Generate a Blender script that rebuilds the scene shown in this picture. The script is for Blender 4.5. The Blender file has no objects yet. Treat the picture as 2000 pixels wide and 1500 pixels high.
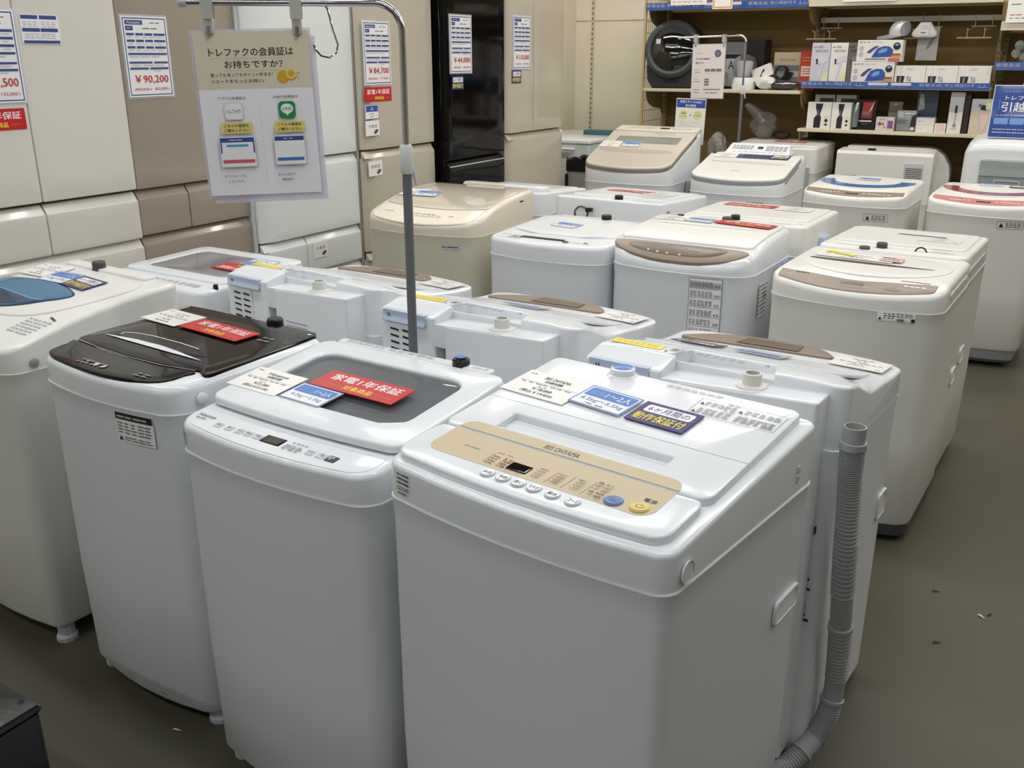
import bpy, math, random
from mathutils import Vector, Matrix
R = math.radians
random.seed(7)
S = bpy.context.scene
COL = S.collection

# ---------------------------------------------------------------- camera, world, exposure, ceiling lamps
cam_d = bpy.data.cameras.new('camera')
cam = bpy.data.objects.new('camera', cam_d)
COL.objects.link(cam)
cam.location = (0, 0, 1.58)
cam.rotation_euler = (R(90 - 19.27), 0, R(30.34))
cam_d.sensor_fit = 'HORIZONTAL'
cam_d.sensor_width = 36
cam_d.lens = 36 * 1837 / 2000
cam_d.clip_end = 60
S.camera = cam
S.view_settings.view_transform = 'Standard'
S.view_settings.look = 'None'
S.view_settings.gamma = 1
S.view_settings.exposure = 0.0
S.cycles.use_denoising = True
S.cycles.max_bounces = 10
w = bpy.data.worlds.new('world')
S.world = w
w.use_nodes = True
w.node_tree.nodes['Background'].inputs[0].default_value = (.9, .95, 1, 1)
w.node_tree.nodes['Background'].inputs[1].default_value = 0.05
CEIL = 3.1
LAMP_ROWS = [(-2.4, (.93, .97, 1), .72), (-.5, (.93, .97, 1), .72), (1.5, (.95, .98, 1), 1.0), (3.4, (1, .985, .96), 1.05), (5.2, (1, .965, .905), 1.05), (6.7, (1, .95, .87), .85)]
LAMP_X = [-3.1, -1.75, -.4, .95, 2.3]
LAMP_W = 10.5
for ly, lc, lk in LAMP_ROWS:
    for lx in LAMP_X:
        ld = bpy.data.lights.new('tube_light', 'AREA')
        ld.shape = 'RECTANGLE'
        ld.size = 1.18
        ld.size_y = .10
        ld.energy = LAMP_W * lk * (.4 if lx > .5 and ly < 2 else 1.06)
        ld.color = lc
        lo = bpy.data.objects.new('tube_light', ld)
        COL.objects.link(lo)
        lo.location = (lx, ly, CEIL - .115)

# ---------------------------------------------------------------- materials
def lin(c):
    c /= 255
    return c / 12.92 if c <= .04045 else ((c + .055) / 1.055) ** 2.4
MATS = {}
def mat(name, rgb, rough=.4, metal=0, coat=0, trans=0, noise=.0, nscale=40, bump=0, alpha=1, ior=1.45, emit=0, spec=.5):
    if name in MATS: return MATS[name]
    m = bpy.data.materials.new(name); m.use_nodes = True
    nt = m.node_tree; b = nt.nodes['Principled BSDF']
    col = (lin(rgb[0]), lin(rgb[1]), lin(rgb[2]), 1)
    b.inputs['Base Color'].default_value = col
    b.inputs['Roughness'].default_value = rough
    b.inputs['Metallic'].default_value = metal
    b.inputs['Coat Weight'].default_value = coat
    b.inputs['Coat Roughness'].default_value = .05
    b.inputs['Transmission Weight'].default_value = trans
    b.inputs['IOR'].default_value = ior
    b.inputs['Specular IOR Level'].default_value = spec
    b.inputs['Alpha'].default_value = alpha
    if emit:
        b.inputs['Emission Color'].default_value = col; b.inputs['Emission Strength'].default_value = emit
    if noise or bump:
        tc = nt.nodes.new('ShaderNodeTexCoord'); nz = nt.nodes.new('ShaderNodeTexNoise')
        nz.inputs['Scale'].default_value = nscale; nz.inputs['Detail'].default_value = 5
        nt.links.new(tc.outputs['Object'], nz.inputs['Vector'])
        if noise:
            mx = nt.nodes.new('ShaderNodeMix'); mx.data_type = 'RGBA'
            mx.inputs[6].default_value = tuple(c * (1 - noise) for c in col[:3]) + (1,)
            mx.inputs[7].default_value = tuple(min(1, c * (1 + noise)) for c in col[:3]) + (1,)
            nt.links.new(nz.outputs['Fac'], mx.inputs[0]); nt.links.new(mx.outputs[2], b.inputs['Base Color'])
        if bump:
            bp = nt.nodes.new('ShaderNodeBump'); bp.inputs['Strength'].default_value = bump; bp.inputs['Distance'].default_value = .002
            nt.links.new(nz.outputs['Fac'], bp.inputs['Height']); nt.links.new(bp.outputs['Normal'], b.inputs['Normal'])
    MATS[name] = m
    return m
WHITE = mat('white_plastic', (228, 231, 234), .15, noise=.015, nscale=6)
STEEL = mat('white_painted_steel', (226, 229, 233), .34, noise=.02, nscale=90, bump=.04)
CREAMW = mat('warm_white_plastic', (231, 230, 225), .25, noise=.015, nscale=6)
CREAMS = mat('warm_white_steel', (220, 219, 213), .36, noise=.02, nscale=90, bump=.04)
BEIGEP = mat('beige_plastic', (222, 212, 195), .22, noise=.015, nscale=6)
BEIGES = mat('beige_steel', (206, 202, 180), .36, noise=.02, nscale=90, bump=.04)
GREYP = mat('grey_plastic', (150, 154, 158), .45, noise=.03)
LGREY = mat('light_grey_plastic', (196, 200, 206), .35, noise=.02)
DGREY = mat('dark_grey_plastic', (70, 72, 75), .4, noise=.04)
BLACKP = mat('black_plastic', (24, 24, 25), .35, noise=.05)
BLACKG = mat('black_glass', (13, 11, 11), .07, noise=.03, spec=.32)
TAUPE = mat('taupe_panel', (140, 124, 108), .3, noise=.04, nscale=120)
TAUPED = mat('dark_taupe_panel', (104, 90, 78), .25, noise=.04, nscale=120)
TANP = mat('tan_band', (200, 182, 148), .35, noise=.03, nscale=300)
BLUEH = mat('pale_blue_plastic', (186, 200, 222), .35, noise=.02)
CHROME = mat('chrome', (215, 215, 218), .1, metal=1, noise=.02)
PEWTER = mat('grey_painted_tube', (104, 106, 110), .4, noise=.04)
SMOKE = mat('smoked_window', (92, 96, 100), .06, alpha=.42, noise=.02)
CLEAR = mat('clear_plastic', (245, 247, 250), .05, trans=.92, ior=1.12, noise=.01)
FILM = mat('clear_film', (240, 240, 248), .1, trans=.0, alpha=.28, noise=.02)
DRUM = mat('steel_drum', (150, 152, 155), .35, metal=.8, noise=.05)
PAPER = mat('white_paper', (240, 240, 240), .35, coat=.5, noise=.01)
PAPERW = mat('warm_paper', (243, 241, 237), .35, coat=.4, noise=.01)
CARDBOX = mat('white_cardboard', (232, 228, 222), .5, noise=.03, nscale=20)
def ink(n, rgb, rough=.4, coat=.4): return mat('ink_' + n, rgb, rough, coat=coat, noise=.02, nscale=60)
I = dict(k=ink('black', (30, 28, 30)), g=ink('grey', (120, 120, 125)), lg=ink('light_grey', (190, 190, 194)), w=ink('white', (245, 245, 245)), r=ink('red', (200, 24, 28)),
         dr=ink('deep_red', (165, 48, 50)), b=ink('blue', (66, 122, 200)), sb=ink('sky_blue', (120, 165, 220)), db=ink('dark_blue', (58, 76, 140)), n=ink('navy', (46, 34, 110)),
         rb=ink('royal_blue', (48, 82, 164)), y=ink('yellow', (250, 232, 70)), o=ink('orange', (226, 150, 40)), gr=ink('green', (26, 140, 78)), pg=ink('pale_green', (222, 226, 170)),
         tan=ink('sand', (222, 212, 188)), ye=ink('soft_yellow', (234, 214, 120)), pk=ink('rose', (216, 92, 112)), br=ink('brown', (120, 96, 76)), cy=ink('cyan', (90, 170, 210)),
         lav=ink('lavender', (214, 212, 226)), pu=ink('purple', (130, 80, 140)), mg=ink('mid_grey', (152, 152, 156)), gold=ink('gold', (214, 168, 40)), pp=ink('pale_pink', (232, 200, 196)))

# ---------------------------------------------------------------- mesh helpers
class MB:
    def __init__(s): s.v = []; s.f = []; s.m = []
    def pts(s, P):
        b = len(s.v); s.v += [Vector(p) for p in P]; return list(range(b, b + len(P)))
    def face(s, ids, mi=0): s.f.append(tuple(ids)); s.m.append(mi)
    def quad(s, P, mi=0): s.face(s.pts(P), mi)
    def bridge(s, a, b, mi=0):
        n = len(a)
        for i in range(n):
            j = (i + 1) % n; s.face((a[i], a[j], b[j], b[i]), mi)
    def fan(s, a, c, mi=0, flip=False):
        n = len(a)
        for i in range(n):
            j = (i + 1) % n
            s.face((a[j], a[i], c) if flip else (a[i], a[j], c), mi)
    def loft(s, loops, mi=0, c0=True, c1=True):
        ids = [s.pts(l) for l in loops]
        for a, b in zip(ids, ids[1:]): s.bridge(a, b, mi)
        if c0: s.face(list(reversed(ids[0])), mi)
        if c1: s.face(ids[-1], mi)
        return ids
    def box(s, x0, x1, y0, y1, z0, z1, mi=0, bev=0):
        if bev:
            L = rr((x1 - x0) / 2, (y1 - y0) / 2, min(bev * 1.5, (x1 - x0) * .49, (y1 - y0) * .49), 1, 3, cx=(x0 + x1) / 2, cy=(y0 + y1) / 2)
            Li = inset(L, bev)
            s.loft([[(x, y, z0) for x, y in Li], [(x, y, z0 + bev) for x, y in L], [(x, y, z1 - bev) for x, y in L], [(x, y, z1 - bev * .3) for x, y in inset(L, bev * .3)], [(x, y, z1) for x, y in Li]], mi)
            return
        a = s.pts([(x0, y0, z0), (x1, y0, z0), (x1, y1, z0), (x0, y1, z0), (x0, y0, z1), (x1, y0, z1), (x1, y1, z1), (x0, y1, z1)])
        for q in ((3, 2, 1, 0), (4, 5, 6, 7), (0, 1, 5, 4), (1, 2, 6, 5), (2, 3, 7, 6), (3, 0, 4, 7)): s.face([a[i] for i in q], mi)
    def tube(s, P, rad, n=10, mi=0, caps=True):
        P = [Vector(p) for p in P]; rs = rad if isinstance(rad, (list, tuple)) else [rad] * len(P)
        loops = []; up = None
        for i, p in enumerate(P):
            t = (P[min(i + 1, len(P) - 1)] - P[max(i - 1, 0)]).normalized()
            if up is None: up = Vector((0, 0, 1)) if abs(t.z) < .9 else Vector((1, 0, 0))
            u = (up - t * up.dot(t)).normalized(); v = t.cross(u); up = u
            loops.append([p + (u * math.cos(2 * math.pi * k / n) + v * math.sin(2 * math.pi * k / n)) * rs[i] for k in range(n)])
        s.loft(loops, mi, caps, caps)
    def lathe(s, prof, n=20, c=(0, 0, 0), mi=0, caps=True):
        s.loft([[(c[0] + r * math.cos(2 * math.pi * k / n), c[1] + r * math.sin(2 * math.pi * k / n), c[2] + z) for k in range(n)] for r, z in prof], mi, caps, caps)
    def xf(s, M, start=0):
        for i in range(start, len(s.v)): s.v[i] = M @ s.v[i]
        return s
    def build(s, name, mats, parent=None, M=None, smooth=32, recenter=False):
        if not isinstance(mats, (list, tuple)): mats = [mats]
        if M is not None: s.xf(M)
        off = Vector((0, 0, 0))
        if recenter:
            lo = Vector([min(v[i] for v in s.v) for i in range(3)]); hi = Vector([max(v[i] for v in s.v) for i in range(3)])
            off = Vector(((lo.x + hi.x) / 2, (lo.y + hi.y) / 2, lo.z))
        me = bpy.data.meshes.new(name)
        me.from_pydata([v - off for v in s.v], [], s.f)
        for m in mats: me.materials.append(m)
        me.polygons.foreach_set('material_index', s.m)
        if smooth:
            me.polygons.foreach_set('use_smooth', [True] * len(s.f)); me.set_sharp_from_angle(angle=R(smooth))
        me.update()
        o = bpy.data.objects.new(name, me); COL.objects.link(o); o.location = off
        if parent: o.parent = parent
        return o
def rr(hw, hd, r, ns=6, nc=5, bulge=0, cx=0, cy=0, tp=0):
    P = []; C = [(hw - r, -hd + r, -90), (hw - r, hd - r, 0), (-hw + r, hd - r, 90), (-hw + r, -hd + r, 180)]
    for k, (x, y, a0) in enumerate(C):
        for i in range(nc + 1):
            a = R(a0 + 90 * i / nc); P.append((x + r * math.cos(a), y + r * math.sin(a)))
        nx, ny, na = C[(k + 1) % 4]; q = (nx + r * math.cos(R(na)), ny + r * math.sin(R(na))); p = P[-1]
        for i in range(1, ns): P.append((p[0] + (q[0] - p[0]) * i / ns, p[1] + (q[1] - p[1]) * i / ns))
    out = []
    for x, y in P:
        if bulge and y < 0: y -= bulge * max(0, 1 - (x / hw) ** 2) * min(1, (y / hd) ** 2)
        x *= 1 + tp * y / hd
        out.append((x + cx, y + cy))
    return out
def inset(L, d):
    n = len(L); out = []
    for i in range(n):
        a, b, c = L[i - 1], L[i], L[(i + 1) % n]
        t = Vector((c[0] - a[0], c[1] - a[1])); t = t.normalized() if t.length > 1e-9 else Vector((1, 0))
        out.append((b[0] - t.y * d, b[1] + t.x * d))
    return out
def F(z): return z if callable(z) else (lambda x, y: z)
def slab(mb, L, zb, zt, bev=.006, mi=0, hole=None, hz=None, hbev=.003, bottom=True, mih=None):
    zb, zt = F(zb), F(zt); mih = mi if mih is None else mih
    def lp(Q, z, dz=0): return [(x, y, z(x, y) + dz) for x, y in Q]
    loops = [lp(L, zb), lp(L, zt, -bev)]
    for k in (.08, .3, .62, 1): loops.append(lp(inset(L, bev * k), zt, -bev * (1 - math.sqrt(max(0, 1 - (1 - k) ** 2))) if k < 1 else 0))
    ids = mb.loft(loops, mi, bottom, False)
    top = ids[-1]; Q = inset(L, bev)
    def cap(ring, Q, z, m):
        cx = sum(p[0] for p in Q) / len(Q); cy = sum(p[1] for p in Q) / len(Q)
        for k in (.75, .5, .25):
            q = mb.pts(lp([(cx + (x - cx) * k, cy + (y - cy) * k) for x, y in Q], z)); mb.bridge(ring, q, m); ring = q
        mb.fan(ring, mb.pts([(cx, cy, z(cx, cy))])[0], m)
    if hole:
        H = hole; He = inset(H, -hbev)
        a = mb.pts(lp(He, zt)); mb.bridge(top, a, mi)
        b = mb.pts(lp(H, zt, -hbev)); mb.bridge(a, b, mi)
        if hz is not None:
            hz = F(hz); c = mb.pts(lp(H, hz)); mb.bridge(b, c, mih); cap(c, H, hz, mih)
        else:
            c = mb.pts(lp(H, zb)); mb.bridge(b, c, mi); mb.bridge(c, ids[0], mi)
    else: cap(top, Q, zt, mi)
    return mb

# ---------------------------------------------------------------- lettering and printed marks
TXT = {}
def glyphs(s, bold=0):
    k = (s, bold)
    if k in TXT: return TXT[k]
    c = bpy.data.curves.new('lettering', 'FONT'); c.body = s; c.size = 1; c.resolution_u = 2
    o = bpy.data.objects.new('lettering', c); COL.objects.link(o)
    dg = bpy.context.evaluated_depsgraph_get(); dg.update()
    e = o.evaluated_get(dg); me = e.to_mesh()
    V = [(v.co.x, v.co.y) for v in me.vertices]; Fc = [tuple(p.vertices) if p.normal.z >= 0 else tuple(reversed(p.vertices)) for p in me.polygons]
    e.to_mesh_clear(); bpy.data.objects.remove(o); bpy.data.curves.remove(c)
    if not V: V = [(0, 0), (1, 0), (1, 1)]; Fc = []
    x0 = min(v[0] for v in V); x1 = max(v[0] for v in V); y0 = min(v[1] for v in V); y1 = max(v[1] for v in V)
    V = [((x - x0) / max(x1 - x0, 1e-6), (y - y0) / max(y1 - y0, 1e-6)) for x, y in V]
    TXT[k] = (V, Fc); return TXT[k]
class Print:                      # a printed layer: coloured areas and letters laid on a surface given by mapf(x, y, lift)
    def __init__(s, mapf, W=1, H=1, o0=.0004, do=.00012, seg=1):
        s.mb = MB(); s.map = mapf; s.W = W; s.H = H; s.o = o0; s.do = do; s.seg = seg; s.mats = []
    def mi(s, m):
        m = I[m] if isinstance(m, str) else m
        if m not in s.mats: s.mats.append(m)
        return s.mats.index(m)
    def poly(s, P, m, up=1):
        s.mb.face(s.mb.pts([s.map(x * s.W, y * s.H, s.o) for x, y in P]), s.mi(m)); s.o += s.do * up
    def rect(s, x0, y0, x1, y1, m, up=1):
        n = s.seg; k = s.mi(m)
        for i in range(n):
            for j in range(n):
                X = [x0 + (x1 - x0) * (i + a) / n for a in (0, 1)]; Y = [y0 + (y1 - y0) * (j + a) / n for a in (0, 1)]
                s.mb.face(s.mb.pts([s.map(x * s.W, y * s.H, s.o) for x, y in ((X[0], Y[0]), (X[1], Y[0]), (X[1], Y[1]), (X[0], Y[1]))]), k)
        s.o += s.do * up
    def rrect(s, x0, y0, x1, y1, r, m):        # r in metres
        X0, X1, Y0, Y1 = x0 * s.W, x1 * s.W, y0 * s.H, y1 * s.H
        L = rr((X1 - X0) / 2, (Y1 - Y0) / 2, r, 1, 4, cx=(X0 + X1) / 2, cy=(Y0 + Y1) / 2)
        s.mb.face(s.mb.pts([s.map(x, y, s.o) for x, y in L]), s.mi(m)); s.o += s.do
    def disc(s, cx, cy, rx, m, ry=None, n=20):
        ry = ry or rx * s.W / s.H
        s.poly([(cx + rx * math.cos(2 * math.pi * k / n), cy + ry * math.sin(2 * math.pi * k / n)) for k in range(n)], m)
    def frame(s, x0, y0, x1, y1, t, m):        # t in metres
        tx, ty = t / s.W, t / s.H; o = s.o
        for q in ((x0, y0, x1, y0 + ty), (x0, y1 - ty, x1, y1), (x0, y0 + ty, x0 + tx, y1 - ty), (x1 - tx, y0 + ty, x1, y1 - ty)): s.rect(*q, m, 0)
        s.o += s.do
    def text(s, x0, y0, x1, y1, t, m, bold=0):
        if bold:                    # heavier letters: the same glyphs overprinted a hair apart
            e = .015 * (x1 - x0) / max(1, len(t)); f = e * s.W / s.H
            for dx, dy in ((-e, 0), (e, 0), (0, f)): s.text(x0 + dx, y0 + dy, x1 + dx, y1 + dy, t, m); s.o += .00004
        V, Fc = glyphs(t); k = s.mi(m); b = len(s.mb.v)
        s.mb.v += [Vector(s.map((x0 + (x1 - x0) * u) * s.W, (y0 + (y1 - y0) * v) * s.H, s.o)) for u, v in V]
        for f in Fc: s.mb.face([b + i for i in f], k)
    def dash(s, x0, y0, x1, y1, m, n=6, rows=1, fill=.42):   # lines of print too small to read
        rnd = random.Random(int((x0 * 91 + y0 * 37 + n) * 1000)); hh = (y1 - y0) / rows
        for r_ in range(rows):
            y = y0 + r_ * hh; x = x0
            for i in range(n):
                wd = (x1 - x0) / n; ww = wd * (.55 + .4 * rnd.random())
                s.rect(x, y + hh * (1 - fill) / 2, x + ww, y + hh * (1 + fill) / 2, m, 0); x += wd
        s.o += s.do
    def items(s, L):
        for it in L: getattr(s, it[0])(*it[1:])
        return s
    def build(s, name, parent=None):
        if not s.mats: s.mi('k')
        return s.mb.build(name, s.mats, parent, smooth=0)

def tag(o, label=None, cat=None, group=None, kind=None):
    for k, v in (('label', label), ('category', cat), ('group', group), ('kind', kind)):
        if v: o[k] = v
    return o
def empty(name, loc, rz, label, cat, group=None):
    o = bpy.data.objects.new(name, None); COL.objects.link(o); o.empty_display_size = .05
    o.location = loc; o.rotation_euler = (0, 0, R(rz)); return tag(o, label, cat, group)
def frameM(pos, right, up):
    r, u = Vector(right).normalized(), Vector(up).normalized(); n = r.cross(u)
    return Matrix(((r.x, u.x, n.x, pos[0]), (r.y, u.y, n.y, pos[1]), (r.z, u.z, n.z, pos[2]), (0, 0, 0, 1)))
def card(name, label, cat, W, H, M, items, sheet=PAPER, group=None, thick=.0012, film=0, edge=None):
    """a printed card; M puts its centre, x right, y up, z out of the face"""
    mb = MB(); mb.box(-W / 2, W / 2, -H / 2, H / 2, -thick, 0)
    o = mb.build(name, edge or sheet, smooth=0); o.matrix_world = M; tag(o, label, cat, group)
    p = Print(lambda x, y, k: (x - W / 2, y - H / 2, k), W, H)
    p.rect(.001, .001, .999, .999, sheet)
    p.items(items); p.build('print', o)
    if film:
        f = MB(); f.box(-W / 2 - film, W / 2 + film, -H / 2 - film, H / 2 + film, -thick - .0015, -thick - .0003); f.build('clear_sleeve', FILM, o, smooth=0)
    return o

# the shop's recurring cards
def it_price(price, sub, brand=None, model=None):
    L = [('frame', .03, .02, .97, .98, .004, 'db'), ('rect', .08, .895, .46, .95, 'db'), ('dash', .62, .905, .86, .935, 'g', 2), ('rect', .08, .825, .24, .88, 'db')]
    L += [('text', .13, .908, .41, .937, brand, 'w')] if brand else [('dash', .13, .91, .41, .935, 'lg', 2)]
    L += [('dash', .45, .835, .8, .868, 'g', 2), ('dash', .11, .84, .2, .865, 'lg', 1)]
    for y in (.765, .685, .605):
        for a, b in ((.08, .25), (.28, .45), (.48, .65), (.68, .93)): L.append(('rect', a, y, b, y + .028, 'db', 0))
        L.append(('dash', .1, y - .034, .9, y - .01, 'lg', 5))
    L += [('rect', .08, .525, .93, .55, 'db'), ('dash', .1, .49, .8, .515, 'lg', 3), ('rect', .08, .42, .58, .443, 'db', 0), ('rect', .62, .42, .93, .443, 'db'), ('dash', .12, .385, .9, .41, 'lg', 3),
          ('rect', .08, .345, .48, .37, 'db', 0), ('rect', .52, .345, .93, .37, 'db'), ('dash', .6, .315, .86, .335, 'lg', 1)]
    L += [('text', .16, .165, .9, .275, price, 'r', 1), ('text', .12, .075, .5, .115, '(税抜価格￥', 'r'), ('text', .58, .075, .86, .118, sub, 'r'), ('text', .88, .07, .9, .12, ')', 'r')]
    return L
IT_RED = [('text', .1, .5, .93, .86, '家電1年保証', 'w', 1), ('text', .36, .13, .7, .37, '対象商品', 'y', 1), ('rect', .1, .24, .32, .26, 'o', 0), ('rect', .74, .24, .93, .26, 'o')]
IT_NAVY = [('rrect', .1, .53, .92, .88, .006, 'w'), ('text', .16, .585, .86, .83, '6ヶ月間の', 'n', 1), ('text', .07, .11, .93, .45, '動作保証付', 'y', 1)]
def it_blue(a, b, full=True):
    L = [('frame', .0, .0, 1, 1, .003, 'b'), ('rrect', .06, .48, .95, .92, .004, 'b')]
    if full: L += [('text', .12, .6, .38, .8, '目安', 'sb'), ('text', .42, .56, .9, .84, a, 'w'), ('text', .1, .2, .92, .4, b, 'b'), ('dash', .3, .08, .66, .15, 'k', 2)]
    else: L += [('text', .5, .58, .88, .82, a, 'w'), ('text', .14, .18, .88, .38, b, 'b')]
    return L
def it_white(brand, price, tax):
    L = [('dash', .06, .82, .17, .92, 'g', 2), ('rect', .05, .55, .96, .558, 'g')]
    if brand: L += [('text', .34, .74, .74, .86, brand, 'k', 1), ('text', .4, .61, .68, .71, '全自動洗濯機', 'k', 1)]
    else: L += [('dash', .36, .75, .72, .83, 'g', 3), ('dash', .42, .63, .66, .7, 'g', 2)]
    L += [('dash', .1, .47, .9, .53, 'g', 7), ('dash', .42, .38, .58, .43, 'g', 2)]
    if price: L += [('text', .38, .24, .68, .35, price, 'k', 1), ('text', .27, .08, .77, .2, tax, 'k', 1)]
    else: L += [('dash', .42, .24, .64, .32, 'g', 2), ('dash', .32, .1, .74, .18, 'g', 3)]
    return L

# ================================================================ the room
BX, BY, FX = -3.85, 7.66, 6.2      # left wall, back wall, unseen bounce wall at right
FLOORM = mat('floor_vinyl', (82, 79, 66), .4, noise=.10, nscale=3.5, bump=.05, spec=.35)
WALLM = mat('wall_cream_board', (226, 219, 202), .7, noise=.02, nscale=12)
CEILM = mat('ceiling_deck', (104, 102, 98), .85, noise=.03, nscale=60, bump=.2)
def struct(name, mb, m, sm=0):
    o = mb.build(name, m, smooth=sm); o['kind'] = 'structure'; return o
m = MB(); m.box(BX - .1, FX + .1, -5.1, BY + .1, -.12, 0); struct('floor', m, FLOORM)
m = MB(); m.box(BX - .1, FX + .1, -5.1, BY + .1, CEIL, CEIL + .1); struct('ceiling', m, CEILM)
m = MB(); m.box(BX - .1, BX, -5.1, BY + .1, 0, CEIL); struct('wall_left', m, WALLM)
m = MB(); m.box(BX, FX, BY, BY + .1, 0, CEIL); struct('wall_back', m, WALLM)
m = MB(); m.box(FX, FX + .1, -5.1, BY + .1, 0, CEIL); struct('bounce_wall_right', m, WALLM)  # unseen wall added on the open side to bounce light
m = MB(); m.box(BX, FX, -5.1, -5, 0, CEIL); struct('bounce_wall_front', m, WALLM)  # unseen wall behind the camera, added for bounced light
m = MB()                           # slotted wall channels that hold the wall boards
for x in (-3.69, -2.49): m.box(x - .012, x + .012, BY - .012, BY + .001, 0, CEIL)
ch = struct('trim_1', m, mat('wall_channel', (206, 196, 172), .5, noise=.02))
m = MB()
for i in range(75): m.box(-3.694, -3.686, BY - .014, BY - .0119, .1 + i * .04, .118 + i * .04)
sl = m.build('slots', DGREY, ch, smooth=0)
m = MB(); m.box(BX, FX, BY - .008, BY + .001, 1.853, 1.857); struct('trim_2', m, mat('wall_joint', (196, 186, 164), .7, noise=.02))
m = MB(); m.box(BX, FX, BY - .01, BY, 0, .07); struct('baseboard_back', m, DGREY)
m = MB(); m.box(BX, BX + .01, -5, BY, 0, .07); struct('baseboard_left', m, DGREY)
# scraps on the floor
for x, y, a, c, lb in ((-.151, 2.872, 20, 'k', 'thin dark scrap on the floor, nearest the tall white washer'), (.006, 2.812, 60, 'k', 'short dark scrap on the aisle floor, furthest right'),
                   (-.015, 2.79, -30, 'w', 'pale paper scrap on the aisle floor beside a dark scrap'), (-.112, 2.581, 35, 'k', 'small dark scrap lying alone on the aisle floor'),
                   (-1.685, 1.234, 20, 'tan', 'pale crumb on the floor below the black-topped washer')):
    m = MB(); m.tube([(-.011, 0, .0025), (-.004, .001, .0045), (.004, -.001, .004), (.012, 0, .0025)], [.0012, .0025, .0022, .001], 6)
    o = m.build('floor_scrap', I[c]); o.location = (x, y, 0); o.rotation_euler = (0, 0, R(a)); tag(o, lb, 'litter', 'scraps on the floor')
# ceiling lamps
HOUS = mat('lamp_housing', (240, 240, 238), .4, noise=.01)
TUBE = mat('lamp_tube', (255, 250, 240), .4, emit=4, noise=.001)
first = None
for ly, lc, lk in LAMP_ROWS:
    for lx in LAMP_X:
        if first is None:
            r0 = empty('ceiling_light', (lx, ly, CEIL), 0, '', 'ceiling light', 'tube lights on the shop ceiling')
            a = MB(); a.box(-.61, .61, -.07, .07, -.06, 0); h = a.build('housing', HOUS, r0, smooth=0)
            a = MB(); a.tube([(-.59, 0, -.085), (.59, 0, -.085)], .014, 10); t = a.build('tube', TUBE, r0)
            first = (h, t)
        else:
            r0 = empty('ceiling_light', (lx, ly, CEIL), 0, '', 'ceiling light', 'tube lights on the shop ceiling')
            for p in first:
                c = p.copy(); COL.objects.link(c); c.parent = r0
        r0['label'] = 'long white tube light on the ceiling above the washers'

# ================================================================ fridges along the left wall
FC = dict(cream=mat('fridge_cream', (222, 218, 208), .22, coat=.3, noise=.01), taupe=mat('fridge_taupe', (160, 149, 134), .2, coat=.4, noise=.015),
          white=mat('fridge_white', (226, 230, 228), .2, coat=.3, noise=.01), beige=mat('fridge_beige', (194, 186, 168), .25, coat=.3, noise=.015),
          black=mat('fridge_black', (12, 11, 12), .08, noise=.02, spec=.25), gold=mat('fridge_champagne', (196, 187, 170), .2, coat=.4, noise=.015))
GASK = mat('fridge_gap', (52, 48, 44), .6, noise=.02)
def fridge(label, X, ya, yb, c, panels, h=1.975, side=None, rl=.012):
    """panels: (kind, y0, y1, z0, z1); a drawer has a finger recess along its top"""
    yc = (ya + yb) / 2
    r = empty('refrigerator', (X - .34, yc, 0), 0, label, 'refrigerator', 'refrigerators along the left wall')
    T = Matrix.Translation((-(X - .34), -yc, 0)); M = FC[c]
    b = MB(); b.box(X - .66, X - .045, ya + .004, yb - .004, .03, h, bev=.006); b.build('cabinet', side or M, r, T)
    b = MB(); b.box(X - .05, X - .03, ya + .012, yb - .012, .05, h - .01); b.build('gasket', GASK, r, T, smooth=0)
    b = MB()
    for y in (ya + .06, yb - .06): b.lathe([(.02, 0), (.02, .03)], 12, (X - .1, y, 0))
    b.build('foot', DGREY, r, T)
    for k, y0, y1, z0, z1 in panels:
        W, H = y1 - y0, z1 - z0
        fm = T @ frameM((X, (y0 + y1) / 2, (z0 + z1) / 2), (0, 1, 0), (0, 0, 1))
        rd = .03 if (y0 - ya < .02 and rl > .02) else 0
        zf = (lambda x, y: -.032 * max(0, (-W / 2 + .05 - x) / .05) ** 2) if rd else 0
        d = MB(); slab(d, rr(W / 2 - .002, H / 2 - .002, .006, 8, 3), -.036, zf, .004)
        p = d.build('door' if k == 'door' else 'drawer', M, r, fm, smooth=40)
        if k == 'drawer':
            g = MB(); g.loft([[(-W / 2 + .004, H / 2 - .004, -.03), (W / 2 - .004, H / 2 - .004, -.03), (W / 2 - .004, H / 2 + .03, -.03), (-W / 2 + .004, H / 2 + .03, -.03)],
                              [(-W / 2 + .004, H / 2 - .004, -.004), (W / 2 - .004, H / 2 - .004, -.004), (W / 2 - .004, H / 2 + .027, -.024), (-W / 2 + .004, H / 2 + .027, -.024)]])
            g.build('finger_pull', M, p, fm, smooth=0)
    return r
def split(lo, hi, mid, z0, z1): return [('drawer', lo, mid, z0, z1), ('drawer', mid, hi, z0, z1)]
fridge('cream two-door refrigerator, leftmost, with two small drawers side by side', -3.13, 1.80, 2.462, 'cream',
       [('door', 1.80, 2.06, 1.085, 1.965), ('door', 2.06, 2.462, 1.085, 1.965)] + split(1.80, 2.462, 2.065, .895, 1.047) + [('drawer', 1.80, 2.462, .52, .866), ('drawer', 1.80, 2.462, .1, .488)])
fridge('taupe refrigerator between the cream one and the white one', -3.14, 2.468, 3.052, 'taupe',
       [('door', 2.468, 3.052, 1.081, 1.965)] + split(2.468, 3.052, 2.718, .90, 1.049) + [('drawer', 2.468, 3.052, .5, .868), ('drawer', 2.468, 3.052, .1, .466)])
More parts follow.
